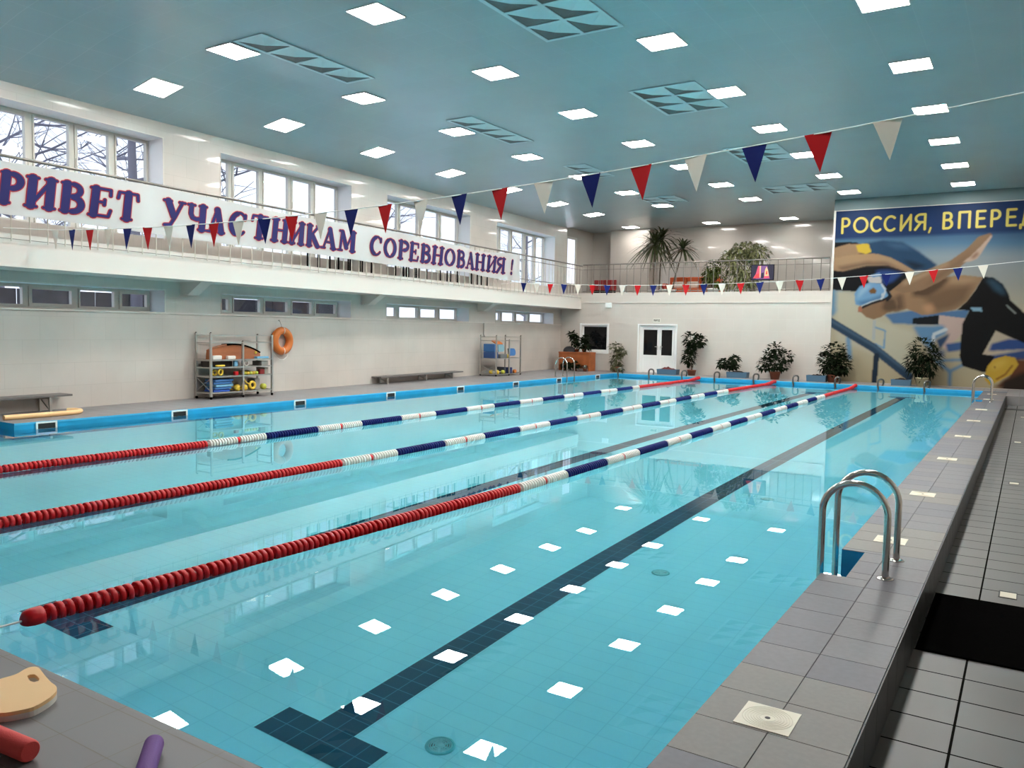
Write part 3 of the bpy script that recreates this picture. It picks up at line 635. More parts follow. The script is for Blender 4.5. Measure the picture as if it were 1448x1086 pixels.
SAN = {
 'Р': [(SW_, [(.1, 0), (.1, 1), (.45, 1)]), (SW_, arc(.45, .73, .43, .27, 90, -90)), (SW_, [(.45, .46), (.1, .46)])],
 'О': [(SW_, arc(.5, .5, .46, .48, 0, 360, 28))], 'С': [(SW_, arc(.6, .5, .52, .48, 50, 310, 22))],
 'И': [(SW_, [(.1, 1), (.1, 0)]), (SW_, [(.1, .04), (.9, .96)]), (SW_, [(.9, 1), (.9, 0)])],
 'Я': [(SW_, [(.9, 0), (.9, 1), (.5, 1)]), (SW_, arc(.5, .74, .4, .26, 90, 270)), (SW_, [(.5, .48), (.9, .48)]), (SW_, [(.55, .48), (.08, 0)])],
 ',': [(.11, [(.7, .08), (.35, -.22)])],
 'В': [(SW_, [(.1, 0), (.1, 1), (.5, 1)]), (SW_, arc(.5, .77, .33, .23, 90, -90)), (SW_, [(.1, .53), (.5, .54)]), (SW_, arc(.5, .27, .42, .27, 90, -90)), (SW_, [(.5, 0), (.1, 0)])],
 'П': [(SW_, [(.1, 0), (.1, 1), (.9, 1), (.9, 0)])],
 'Е': [(SW_, [(.95, 1), (.1, 1), (.1, 0), (.98, 0)]), (SW_, [(.1, .53), (.85, .53)])],
 'Д': [(SW_, [(.0, -.2), (.0, 0), (1, 0), (1, -.2)]), (SW_, [(.17, 0), (.28, .6), (.34, 1), (.82, 1), (.82, 0)])],
}
def strokes(mb, glyph, u0, u1, v0, v1, place, grow=0., off=0., mi=0, wide=1.):
    W, H = u1-u0, v1-v0; inc = 0
    for (wd, P) in glyph:
        hw = wd*H*.5; Q = [(u0+p[0]*W, v0+p[1]*H) for p in P]
        for a, c in zip(Q[:-1], Q[1:]):
            dx, dy = c[0]-a[0], c[1]-a[1]; L = math.hypot(dx, dy) or 1; nx, ny = -dy/L*(hw*wide+grow), dx/L*(hw+grow)
            o_ = off+inc*4e-5; inc += 1
            mb.add([place(a[0]+nx, a[1]+ny, o_), place(a[0]-nx, a[1]-ny, o_), place(c[0]-nx, c[1]-ny, o_), place(c[0]+nx, c[1]+ny, o_)], [(0, 1, 2, 3)], mi)
        for q in Q:
            n = 12; o_ = off+inc*4e-5; inc += 1; mb.add([place(q[0]+(hw*wide+grow)*math.cos(2*PI*k/n), q[1]+(hw+grow)*math.sin(2*PI*k/n), o_) for k in range(n)], [tuple(range(n))], mi)
# banner hung on the balcony rail; u = distance along y, v = height
def ban(u, v, off=0.):
    wv = .022*math.sin(u*1.9+v*1.2)+.012*math.sin(u*4.3-v*3)
    return (bxx(u)+.075+wv*.6+off, u, v)
m_vinyl = mat('banner_vinyl', (.50, .485, .47), .45, noise=.05, nscale=1.2)
m_navy = mat('banner_navy_print', (.016, .014, .10), .5, spec=.2); m_redp = mat('banner_red_print', (.36, .02, .03), .5, spec=.2); m_halo = mat('banner_pale_print', (.54, .455, .42), .5)
b = MB(); us = np.linspace(3.6, 22.58, 150); nv = 8
top = lambda u: 4.0+.03*math.sin(u*.9)-(.05 if 19 < u < 21.5 else 0)*math.sin((u-19)/2.5*PI) if True else 0
bot = lambda u: 3.19+.015*math.sin(u*1.1)+.05*math.exp(-((u-19.2)/.8)**2)
for off in (0, -.004):
    base = len(b.v); vs = [ban(u, bot(u)+(top(u)-bot(u))*j/nv, off) for u in us for j in range(nv+1)]
    b.add(vs, [(i*(nv+1)+j, (i+1)*(nv+1)+j, (i+1)*(nv+1)+j+1, i*(nv+1)+j+1) for i in range(len(us)-1) for j in range(nv)], 0, True)
def ux(px, z=3.6):   # where a photo column crosses the banner at mid height
    lo_, hi_ = 0., 400.
    y_ = 340 if px < 400 else 370
    for _ in range(8):
        p = onpl((BL[0]+.075, BL[1]), px, y_); y_ -= (z-p[2])*0+((p[2]-z)*-1)*0
        # refine the row so that the point lies at height z
        q = onpl((BL[0]+.075, BL[1]), px, y_+1); y_ += (z-p[2])/(q[2]-p[2])
    return onpl((BL[0]+.075, BL[1]), px, y_)[1]
WORDS = [('Р', -4, 36), ('И', 33, 83), ('В', 82, 122), ('Е', 123, 161), ('Т', 162, 197),
         ('У', 228, 263), ('Ч', 262, 294), ('А', 292, 320), ('С', 322, 351), ('Т', 353, 380), ('Н', 381, 409), ('И', 407, 432), ('К', 431, 454), ('А', 453, 478), ('М', 477, 504),
         ('С', 521, 541), ('О', 541, 561), ('Р', 561, 580), ('Е', 578, 594), ('В', 594, 610), ('Н', 609, 628), ('О', 627, 644), ('В', 644, 658), ('А', 658, 672), ('Н', 671, 687), ('И', 687, 703), ('Я', 700, 715), ('!', 718, 728)]
WORDS = [('П', None, None)]+WORDS
for ch, p0, p1 in WORDS:
    if p0 is None: u0, u1 = 5.22, 5.98
    else: u0, u1 = ux(p0), ux(p1)
    z0, z1 = 3.355, 3.84
    if ch == '!': u0, u1 = (u0+u1)/2-.15, (u0+u1)/2+.15
    m = .07*(u1-u0) if ch != '!' else 0
    sl = lambda u, v, o, c=(u0+u1)/2: ban(u+(v-3.6)*.13, v, o)
    strokes(b, SER[ch], u0+m, u1-m, z0, z1, sl, .034, .003, 3, 1.45); strokes(b, SER[ch], u0+m, u1-m, z0, z1, sl, .016, .0075, 2, 1.45); strokes(b, SER[ch], u0+m, u1-m, z0, z1, sl, 0, .012, 1, 1.45)
for u in (3.7, 8.2, 12.6, 17.0, 22.5):
    b.tube([ban(u, top(u)-.02, .004), (bxx(u)+.05, u, 4.09), (bxx(u)-.005, u, 4.075), ban(u, top(u)-.03, -.008)], .006, 5, 0)
o = b.build('banner', [m_vinyl, m_navy, m_redp, m_halo])
tag(o, 'long white banner with navy Cyrillic greeting lettering tied along the balcony railing', 'banner')
# ================================================================== MURAL (a printed picture on the far wall)
MX0, MX1, MZ0, MZ1 = GX+.055, 2.15, ZD+.02, 5.575
MY = YF-.012
def inpoly(X, Y, P):
    r = np.zeros(X.shape, bool); n = len(P)
    for i in range(n):
        x0, y0 = P[i]; x1, y1 = P[(i+1) % n]
        if y0 == y1: continue
        c = ((y0 > Y) != (y1 > Y)) & (X < (x1-x0)*(Y-y0)/(y1-y0)+x0); r ^= c
    return r
def blur(a, k):
    if k < 1: return a
    for ax in (0, 1):
        p = np.pad(a, [(k, k) if i == ax else (0, 0) for i in range(2)], mode='edge'); c = np.cumsum(p, axis=ax)
        c = np.concatenate([np.zeros_like(np.take(c, [0], ax)), c], axis=ax); n = a.shape[ax]
        a = (np.take(c, range(2*k+1, 2*k+1+n), ax)-np.take(c, range(0, n), ax))/(2*k+1)
    return a
def mural():
    NX, NZ = 400, 290
    xs = np.linspace(MX0, MX1, NX+1); zs = np.linspace(MZ0, MZ1, NZ+1)
    GXX, GZZ = np.meshgrid(xs, zs, indexing='ij')
    # layout grid of the picture: 1260 wide units per 8.97 m, measured on the wall
    D = np.stack([GXX-CP[0], np.full_like(GXX, YF-CP[1]), GZZ-CP[2]], -1)
    zc = D@CF; X = ((724+F*(D@CR)/zc)-1100)/.2762; Y = ((543-F*(D@CU)/zc)-260)/.2762
    img = np.zeros(X.shape+(3,))
    def lin(c): return np.array(srgb(*c))
    t = np.clip((Y-250)/780, 0, 1)[..., None]
    bgs = [(0, (62, 94, 126)), (.07, (92, 128, 154)), (.16, (150, 160, 165)), (.34, (168, 168, 160)), (.5, (196, 186, 162)), (1, (198, 184, 150))]
    for (t0, c0), (t1, c1) in zip(bgs[:-1], bgs[1:]):
        m = ((t >= t0) & (t <= t1))[..., 0]; k = (t[m]-t0)/(t1-t0); img[m] = lin(c0)*(1-k)+lin(c1)*k
    def P(c, pts, bl=1, a=1.):
        m = blur(inpoly(X, Y, pts).astype(float), bl)[..., None]*a; img[:] = img*(1-m)+lin(c)*m
    def L(c, pts, w, bl=1, a=1.):
        m = np.zeros(X.shape)
        for p, q in zip(pts[:-1], pts[1:]):
            dx, dy = q[0]-p[0], q[1]-p[1]; tt = np.clip(((X-p[0])*dx+(Y-p[1])*dy)/(dx*dx+dy*dy), 0, 1)
            m = np.maximum(m, (np.hypot(X-p[0]-tt*dx, Y-p[1]-tt*dy) < w/2).astype(float))
        m = blur(m, bl)[..., None]*a; img[:] = img*(1-m)+lin(c)*m
    # soft pool backdrop
    P((118, 155, 182), [(255, 530), (330, 545), (330, 640), (262, 690)], 3)
    P((205, 196, 172), [(300, 545), (400, 560), (520, 700), (700, 760), (700, 960), (300, 800)], 4)
    # second swimmer behind
    P((22, 24, 28), [(240, 300), (400, 298), (660, 440), (660, 540), (540, 560), (300, 545), (240, 530)], 1)
    P((44, 74, 104), [(440, 305), (540, 288), (640, 298), (720, 345), (775, 385), (815, 415), (790, 445), (690, 445), (600, 395), (480, 372)], 2)
    P((74, 106, 134), [(540, 300), (640, 305), (700, 340), (600, 330)], 4, .6)
    P((24, 32, 44), [(640, 390), (700, 400), (760, 420), (700, 440)], 3, .8)
    P((166, 134, 104), [(240, 350), (300, 325), (360, 308), (420, 306), (440, 350), (380, 372), (240, 385)], 1)
    P((178, 144, 110), [(240, 385), (330, 372), (420, 358), (510, 358), (580, 378), (640, 410), (700, 446), (655, 450), (560, 415), (450, 420), (330, 448), (240, 440)], 1)
    P((120, 94, 74), [(300, 425), (450, 398), (560, 400), (655, 448), (560, 418), (450, 420), (330, 446)], 3, .8)
    P((216, 184, 62), [(400, 316), (440, 305), (466, 308), (470, 325), (480, 348), (450, 360), (410, 348)], 1)
    P((48, 74, 134), [(500, 445), (560, 440), (640, 455), (590, 500), (540, 520)], 3)
    P((206, 198, 192), [(455, 478), (500, 466), (530, 478), (530, 508), (470, 512)], 1)
    P((120, 160, 198), [(470, 468), (520, 455), (532, 470), (490, 480)], 1)
    # legs of the second swimmer under the first
    P((88, 124, 164), [(545, 668), (700, 645), (860, 652), (985, 640), (962, 692), (850, 690), (700, 720), (590, 715)], 2)
    P((26, 28, 32), [(690, 688), (825, 672), (826, 722), (690, 718)], 1)
    P((206, 178, 166), [(828, 672), (965, 690), (942, 770), (905, 806), (862, 850), (838, 832), (872, 780), (850, 735), (824, 722)], 1)
    P((104, 146, 182), [(690, 728), (850, 725), (865, 765), (800, 800), (795, 860), (740, 815)], 3)
    L((206, 214, 218), [(860, 745), (800, 770), (795, 800)], 18, 1)
    P((54, 78, 110), [(810, 800), (880, 765), (870, 790), (830, 850)], 2)
    # starting blocks, rails, chairs
    L((126, 164, 194), [(360, 790), (368, 890)], 24, 2); L((126, 164, 194), [(500, 735), (550, 752), (543, 842), (500, 820)], 9, 1); L((150, 180, 204), [(495, 700), (490, 795)], 8, 2)
    L((52, 76, 100), [(250, 695), (490, 840), (670, 985)], 44, 1); L((86, 112, 134), [(255, 690), (495, 830), (675, 970)], 14, 2, .7)
    L((38, 54, 70), [(505, 880), (492, 1020)], 28, 1)
    L((116, 152, 182), [(795, 895), (880, 960), (880, 1030)], 18, 2); L((116, 152, 182), [(880, 960), (950, 925)], 16, 2)
    L((112, 150, 182), [(830, 905), (945, 900)], 14, 2)
    P((66, 98, 148), [(858, 820), (945, 808), (945, 850), (870, 862)], 2); P((84, 114, 158), [(760, 850), (860, 850), (850, 890), (790, 880)], 3, .7)
    P((204, 188, 164), [(1110, 755), (1500, 830), (1500, 900), (1040, 880)], 2); P((58, 84, 140), [(1095, 818), (1180, 795), (1500, 800), (1500, 838), (1080, 855)], 2); P((60, 84, 134), [(1060, 885), (1260, 852), (1500, 850), (1500, 900), (1100, 905)], 2)
    # first swimmer: black suit
    P((20, 21, 22), [(1050, 476), (1100, 478), (1150, 512), (1180, 560), (1190, 595), (1260, 660), (1500, 800), (1500, 900), (1260, 815), (1115, 752), (1048, 872), (1110, 882), (1070, 965), (1040, 962), (945, 932), (930, 880), (945, 715), (980, 648), (918, 645), (965, 602), (1010, 545)], 1)
    P((56, 84, 102), [(1062, 486), (1110, 492), (1150, 530), (1166, 575), (1110, 545)], 4, .9)
    L((150, 155, 150), [(1172, 622), (1215, 662)], 7, 1); P((140, 176, 196), [(985, 634), (1042, 632), (1046, 654), (1000, 652)], 1)
    # torso, arms
    skin = (164, 130, 98)
    P(skin, [(560, 560), (640, 505), (740, 462), (850, 478), (955, 468), (1050, 478), (1008, 545), (965, 604), (915, 642), (800, 666), (740, 672), (660, 640), (600, 655), (560, 625)], 1)
    P((92, 70, 52), [(690, 530), (840, 478), (885, 480), (840, 535), (770, 580), (690, 575)], 4, .95)
    P((112, 86, 64), [(745, 575), (860, 530), (1000, 515), (960, 600), (890, 640), (800, 655)], 6, .8)
    P((182, 148, 114), [(880, 480), (1000, 478), (1030, 492), (960, 510), (880, 505)], 4, .7)
    P((96, 74, 56), [(600, 575), (640, 560), (650, 640), (600, 655)], 4, .8)
    P((200, 150, 112), [(738, 628), (785, 610), (808, 645), (765, 668)], 4, .8)
    P((150, 120, 92), [(1088, 250), (1025, 272), (965, 335), (880, 395), (770, 440), (650, 490), (590, 540), (640, 560), (740, 545), (830, 500), (930, 430), (985, 380), (1048, 318), (1098, 262)], 1)
    P((104, 84, 66), [(1085, 262), (1000, 335), (935, 405), (840, 470), (740, 530), (800, 480), (900, 420)], 4, .7)
    P((186, 154, 122), [(640, 500), (760, 448), (870, 400), (880, 412), (760, 470), (640, 525)], 3, .7)
    P((200, 172, 152), [(945, 402), (985, 372), (1040, 318), (1092, 262), (1098, 270), (1060, 325), (1040, 358), (1018, 385), (985, 398)], 1)
    P((150, 112, 88), [(985, 378), (1020, 345), (1030, 360), (1005, 385)], 2, .8)
    # head
    P((150, 116, 86), [(425, 618), (500, 590), (570, 560), (612, 600), (615, 645), (560, 660), (530, 682), (490, 694), (455, 684), (430, 660), (412, 655), (415, 632)], 1)
    P((84, 64, 48), [(545, 590), (600, 585), (620, 645), (560, 658), (530, 640)], 4, .8)
    P((122, 168, 206), [(394, 600), (393, 560), (420, 525), (470, 505), (530, 512), (575, 560), (560, 585), (500, 600), (430, 624), (400, 620)], 1)
    P((170, 202, 226), [(420, 540), (460, 515), (480, 520), (440, 560), (405, 590)], 3, .8); P((70, 108, 150), [(400, 606), (470, 590), (540, 565), (540, 585), (430, 622)], 3, .7)
    P((128, 92, 52), [(465, 548), (490, 530), (506, 545), (500, 562), (475, 564)], 1)
    L((215, 220, 222), [(530, 512), (552, 545), (535, 590), (480, 605), (428, 628)], 8, 1); L((30, 32, 36), [(435, 632), (480, 612), (545, 592), (575, 575)], 12, 1); L((30, 32, 36), [(560, 545), (576, 575), (560, 595)], 16, 1); L((225, 225, 220), [(536, 560), (530, 590)], 5, 1)
    P((190, 120, 92), [(412, 632), (428, 626), (430, 652), (412, 655)], 1)
    # third swimmer at the bottom
    P((112, 72, 50), [(1215, 895), (1275, 900), (1500, 960), (1500, 1060), (1100, 1045), (1180, 990)], 3)
    P((52, 44, 38), [(1150, 1010), (1260, 960), (1500, 1000), (1500, 1060), (1140, 1050)], 4)
    P((216, 176, 66), [(1062, 970), (1072, 935), (1105, 897), (1165, 880), (1215, 890), (1232, 925), (1195, 975), (1130, 1010), (1085, 1032), (1062, 1005)], 1)
    P((232, 196, 92), [(1085, 935), (1120, 905), (1180, 895), (1160, 930), (1100, 960)], 4, .7); L((140, 92, 46), [(1120, 1000), (1165, 975), (1200, 930)], 10, 1, .8); P((120, 76, 40), [(1105, 935), (1115, 935), (1112, 948)], 1)
    # title band
    hb = np.clip((4.62-GZZ)/-.12, 0, 1)[..., None]; img[:] = img*(1-hb)+(lin((36, 60, 104))*np.ones_like(img)*(1-.18*((X-285)/1000).clip(0, 1)[..., None]))*hb
    img = img.clip(0, 1)*.54
    vs = [(x, MY, z) for x in xs for z in zs]
    b = MB(); nz = NZ+1
    idx = (np.arange(NX)[:, None]*nz+np.arange(NZ)[None, :]).ravel()
    fs = np.stack([idx, idx+nz, idx+nz+1, idx+1], 1)
    me = bpy.data.meshes.new('mural'); me.from_pydata(vs, [], fs.tolist())
    ca = me.color_attributes.new('print', 'FLOAT_COLOR', 'POINT'); ca.data.foreach_set('color', np.concatenate([img.reshape(-1, 3), np.ones((img.shape[0]*img.shape[1], 1))], 1).astype(np.float32).ravel())
    m = bpy.data.materials.new('mural_print'); m.use_nodes = True; nt = m.node_tree; a = nt.nodes.new('ShaderNodeVertexColor'); a.layer_name = 'print'
    p = nt.nodes['Principled BSDF']; p.inputs['Roughness'].default_value = .5; p.inputs['Specular IOR Level'].default_value = .1; nt.links.new(a.outputs['Color'], p.inputs['Base Color']); me.materials.append(m)
    o = bpy.data.objects.new('mural', me); COL.objects.link(o)
    tag(o, 'wall mural of diving swimmers with a yellow Cyrillic title on a blue band', 'mural')
    q = MB(); base, cap = 4.845, .515
    X_ = lambda u: ony(YF, 1100+u*.2762, 320)[0]
    for ch, a0, a1 in (('Р', 322, 376), ('О', 384, 466), ('С', 469, 534), ('С', 538, 606), ('И', 620, 690), ('Я', 694, 764), (',', 762, 795), ('В', 838, 900), ('П', 916, 992), ('Е', 1008, 1066), ('Р', 1082, 1146), ('Е', 1162, 1224), ('Д', 1236, 1320)):
        strokes(q, SAN[ch], X_(a0)+.03, X_(a1)-.03, base+.03, base+cap-.03, lambda u, v, of: (u, MY-.002-of, v), .022, .002, 1)
        strokes(q, SAN[ch], X_(a0)+.03, X_(a1)-.03, base+.03, base+cap-.03, lambda u, v, of: (u, MY-.002-of, v), 0, .012, 0)
    q.build('lettering', [mat('mural_yellow_print', srgb(168, 152, 60), .5), mat('mural_dark_print', srgb(38, 44, 50), .5)], o)
mural()
# ================================================================== POOL FITTINGS
def ladder(y0, y1, xf, xp, ztop, side, label):
    e = thing('pool_ladder', label, 'pool ladder', (xf, (y0+y1)/2, ZD), 0)
    r = .0215; w = abs(xp-xf); rad = w/2
    for y in (y0, y1):
        yy = y-(y0+y1)/2; b = MB(); s = 1 if xp > xf else -1
        pts = [(0, yy, 0), (0, yy, (ztop-ZD)-rad-.02)]
        pts += [(s*(rad-rad*math.cos(a)), yy, ztop-ZD-rad-.02+rad*1.0*math.sin(a)) for a in np.linspace(.12, PI-.12, 17)]
        pts += [(s*w, yy, ztop-ZD-rad-.02), (s*w, yy, -.55), (s*w, yy, -1.0)]
        b.tube(pts, r, 14); b.build('rail', m_steel, e)
        f = MB(); f.lathe([(.0, .012), (.03, .012), (.048, .006), (.052, 0), (.0, 0)], (0, yy, 0), 'z', 20); f.build('flange', m_steel, e)
    s = 1 if xp > xf else -1
    for z in (-.42, -.68, -.94):
        b = MB(); b.box(s*w-.04, s*w+.04, y0-(y0+y1)/2+.02, y1-(y0+y1)/2-.02, z-.012, z+.012); b.build('step', m_steel_d, e)
ladder(5.456, 5.95, -.692, -1.08, .70, 1, 'shiny steel pool ladder in the curb notch nearest the camera')
ladder(22.05, 22.52, -.72, -1.10, .72, 1, 'steel pool ladder at the far end of the right curb')
ladder(22.85, 23.35, PXL-.40, PXL+.03, .74, 1, 'steel pool ladder on the far left edge in front of the wooden desk')
def lid_mesh():
    b = MB(); h = .106; b.box(-h, h, -h, h, 0, .003, 0)
    for r in np.linspace(.03, .095, 7):
        b.lathe([(r-.002, .003), (r-.001, .0042), (r+.001, .0042), (r+.002, .003)], (0, 0, 0), 'z', 28, 0)
    h2 = MB(); h2.lathe([(0, .0045), (.009, .0045), (.011, .003)], (0, 0, 0), 'z', 14)
    return b.mesh('lid_plate', m_beige), h2.mesh('lid_hole', m_dark)
LM, LH = lid_mesh()
for k, y in enumerate(LID_Y):
    e = thing('skimmer_cover', f'square cream skimmer lid set in the right curb, {ORD[k]} from the camera', 'skimmer lid', (-.80, y, ZD), 0, 'skimmer lids on the right curb')
    link(LM, 'lid_plate', e); link(LH, 'finger_hole', e)
def skim():
    f = MB(); a, c = .13, .095
    for (y0, y1, z0, z1) in ((-a-.028, -a, -c-.02, c), (a, a+.028, -c-.02, c), (-a, a, c-.025, c), (-a, a, -c-.02, -c+.01)): f.box(0, .016, y0, y1, z0, z1)
    m = MB(); m.box(.001, .006, -a, a, -c+.01, c-.025); return f.mesh('skimmer_frame', m_whitepl), m.mesh('skimmer_mouth', m_dark)
KF, KM = skim()
for k, y in enumerate((6.485, 8.77, 11.56, 14.36, 17.11, 19.82, 22.38, 25.1)):
    e = thing('skimmer', f'white framed skimmer mouth in the left pool wall, {ORD[k]} from the camera', 'skimmer', (PXL, y, 0), 0, 'skimmer mouths along the left pool wall')
    link(KF, 'skimmer_frame', e); link(KM, 'skimmer_mouth', e)
m_grip = mat('dull_steel', (.16, .155, .145), .3, .9)
GP = [(.11, .05, 0), (.135, .03, .09), (.14, 0, .16), (.12, -.03, .195), (.07, -.05, .205), (.025, -.075, .19), (0, -.085, .14), (0, -.09, 0), (.02, -.09, -.14)]
GM = MB().tube(GP, .027, 10).mesh('grip_bar', m_grip)
GF = MB().lathe([(0, .01), (.03, .01), (.034, 0), (0, 0)], (.11, .05, 0), 'z', 14).mesh('grip_flange', m_steel)
GB = MB().box(-.02, .05, -.105, -.075, -.16, -.14).mesh('grip_foot', m_steel_d)
for k, x in enumerate((-12.36, -11.18, -9.97, -8.83, -7.53, -6.28, -5.02, -3.80, -2.55)):
    e = thing('grab_rail', f'bent steel grab rail on the far pool edge, {ORD[k] if k else "first"} from the left', 'grab rail', (x, PY1+.03, ZD), 0, 'grab rails on the far pool edge')
    link(GM, 'grip_bar', e); link(GF, 'flange', e); link(GB, 'foot', e)
def drain(x, y, r, label):
    e = thing('floor_drain', label, 'drain', (x, y, -1.0), 0, 'round drains in the pool floor')
    b = MB(); b.lathe([(r*1.25, .001), (r*1.2, .012), (r*1.02, .016), (r, .008)], (0, 0, 0), 'z', 32); b.build('drain_rim', mat('drain_rim', (.10, .62, .70), .5), e)
    b = MB(); b.lathe([(0, .002), (r, .002)], (0, 0, 0), 'z', 32); b.build('drain_cup', mat('drain_dark', (.004, .03, .04), .6), e)
    b = MB()
    for q in (.38, .58, .78, .94): b.lathe([(r*q-.0042, .006), (r*q-.003, .012), (r*q+.003, .012), (r*q+.0042, .006)], (0, 0, 0), 'z', 32)
    for k in range(6):
        a = k*PI/3; b.obox((math.cos(a)*r*.66, math.sin(a)*r*.66, .008), (math.cos(a)*r*.3, math.sin(a)*r*.3, 0), (-math.sin(a)*.006, math.cos(a)*.006, 0), (0, 0, .004))
    b.lathe([(0, .013), (r*.3, .013), (r*.34, .006)], (0, 0, 0), 'z', 20); b.build('drain_grate', mat('drain_grate', (.2, .70, .76), .5), e)
drain(-2.385, 3.12, .062, 'round slotted drain in the pool floor nearest the camera beside the dark T mark')
drain(-2.40, 6.01, .058, 'round slotted drain in the pool floor, second nearest, right of the dark lane line')
drain(-2.37, 9.0, .058, 'round drain far out in the pool floor near the reflected gallery rail')
for k, (y, x) in enumerate(((6.45, -.043), (11.5, -.083), (16.1, -.10), (21.26, -.057))):
    e = thing('floor_hatch', f'small white recessed floor inlet in the lower walkway, {ORD[k]} from the camera', 'floor inlet', (x, y, ZR), 0, 'floor inlets in the lower walkway')
    b = MB(); b.box(-.055, .055, -.085, .085, .0005, .003); b.build('hatch_recess', m_dark, e)
    b = MB(); b.box(-.046, .050, -.078, .05, .003, .006); b.build('hatch_plate', m_beige, e)
b = MB(); b.box(0, 1.5, 0, 1.17, 0, .012); o = b.build('rubber_mat', m_black, None, .004); o.location = (-.462, 5.005, ZR); tag(o, 'black rubber mat lying across the lower walkway', 'mat')
# ================================================================== LOOSE FLOATS ON THE NEAR DECK
def kickboard():
    e = thing('kickboard', 'peach foam kickboard with a hand hole on the near deck corner', 'kickboard', (-3.45, 1.55, ZD), 0)
    pts = [on(2, .137, q[0]*.17127, 900+q[1]*.17127)[:2] for q in [(-330, 560), (-260, 470), (-120, 395), (0, 350), (90, 325), (150, 302), (200, 272), (250, 252), (300, 250), (330, 268), (370, 320), (420, 375), (462, 408), (468, 440), (440, 480), (380, 525), (280, 580), (170, 607), (60, 627), (0, 632), (-120, 648), (-250, 640), (-320, 610)]]
    # smooth outline
    P = [np.array(p)-np.array([-3.45, 1.55]) for p in pts]; Q = []
    for i in range(len(P)):
        for t in (0, .33, .66):
            p0, p1, p2, p3 = P[i-1], P[i], P[(i+1) % len(P)], P[(i+2) % len(P)]
            Q.append(.5*((2*p1)+(-p0+p2)*t+(2*p0-5*p1+4*p2-p3)*t*t+(-p0+3*p1-3*p2+p3)*t**3))
    hole = [np.array(on(2, .137, q[0]*.17127, 900+q[1]*.17127)[:2])-np.array([-3.45, 1.55]) for q in [(225, 325), (245, 314), (285, 312), (305, 325), (326, 350), (318, 368), (280, 376), (250, 368), (235, 350)]]
    def plate(z0, z1, m, name, shrink=0):
        me = bpy.data.meshes.new(name); import bmesh
        bm = bmesh.new(); rings = []
        for ring in (Q, hole):
            rings.append([[bm.verts.new((p[0], p[1], z)) for p in ring] for z in (z0, z1)])
        for lo_r, hi_r in rings:
            n = len(lo_r)
            for i in range(n): bm.faces.new((lo_r[i], lo_r[(i+1) % n], hi_r[(i+1) % n], hi_r[i]))
        for lv in (0, 1):
            es = []
            for rr in rings:
                n = len(rr[lv])
                for i in range(n):
                    es.append(bm.edges.get((rr[lv][i], rr[lv][(i+1) % n])))
            bmesh.ops.triangle_fill(bm, edges=es, use_beauty=True)
        bmesh.ops.recalc_face_normals(bm, faces=bm.faces); bm.to_mesh(me); bm.free(); me.materials.append(m)
        o = bpy.data.objects.new(name, me); COL.objects.link(o); o.parent = e
        return o
    plate(0, .022, m_foamw, 'foam_core')['label'] = 'white foam underside layer'; plate(.022, .037, m_peach, 'foam_top')
kickboard()
def roll(name, label, cat, c0, c1, r, m, cut):
    e = MB(); d = Vector(c1)-Vector(c0); L = d.length; d.normalize()
    pts = [Vector(c0)+d*t for t in (0, .004, .012, L*.5, L-.012, L-.004, L)]; rr = [r*.86, r*.95, r, r, r, r*.95, r*.86]
    e.tube([p-Vector(c0) for p in pts], rr, 24)
    o = e.build(name, m); o.location = c0; return tag(o, label, cat)
roll('foam_roll', 'red foam roll end lying on the near deck below the kickboard', 'foam roll', (-2.83, 1.385, ZD+.038), (-3.42, 1.335, ZD+.038), .038, m_redfoam, 0)
roll('foam_noodle', 'purple foam noodle pointing at the water on the near deck', 'pool noodle', (-2.545, 1.665, ZD+.0335), (-2.02, 1.20, ZD+.0335), .0335, m_purple, 0)
P_ = [(-13.06, 6.12), (-13.05, 6.6), (-13.07, 7.05), (-13.12, 7.28), (-13.24, 7.40), (-13.36, 7.40), (-13.46, 7.30)]
o = MB().tube([(x+13, y-6.7, 0) for x, y in P_], .04, 14).build('foam_noodle', m_peach); o.location = (-13, 6.7, ZD+.04); tag(o, 'yellow orange foam noodle with a hooked end on the left pool edge', 'pool noodle')
# ================================================================== BENCHES, RACKS, LIFEBUOY ON THE LEFT DECK
def bench(y0, y1, zt, legs, label, depth=.36):
    yc = (y0+y1)/2; e = thing('bench', label, 'bench', (wx(yc), yc, ZD), rotW)
    H = (y1-y0)/2; h = zt-ZD
    for k in range(3):
        b = MB(); x0 = .02+k*(depth-.02)/3; b.box(x0, x0+(depth-.02)/3-.012, -H, H, h-.035, h); b.build('seat_slat', m_bench, e, .004)
    for yl in legs:
        y = yl-yc; b = MB()
        for x in (.05, depth-.05): b.box(x-.018, x+.018, y-.02, y+.02, .0, h-.036)
        b.box(.05, depth-.05, y-.015, y+.015, h-.07, h-.036); b.tube([(.06, y, h-.07), (depth-.06, y, .02)], .011, 6); b.build('leg', m_steel_d, e)
bench(3.8, 7.52, .385, (4.3, 5.8, 7.15), 'low slatted wall bench cut by the left edge of the photo', .38)
bench(16.02, 20.1, .30, (16.35, 18.15, 19.55), 'low slatted bench along the left wall between the two equipment racks')
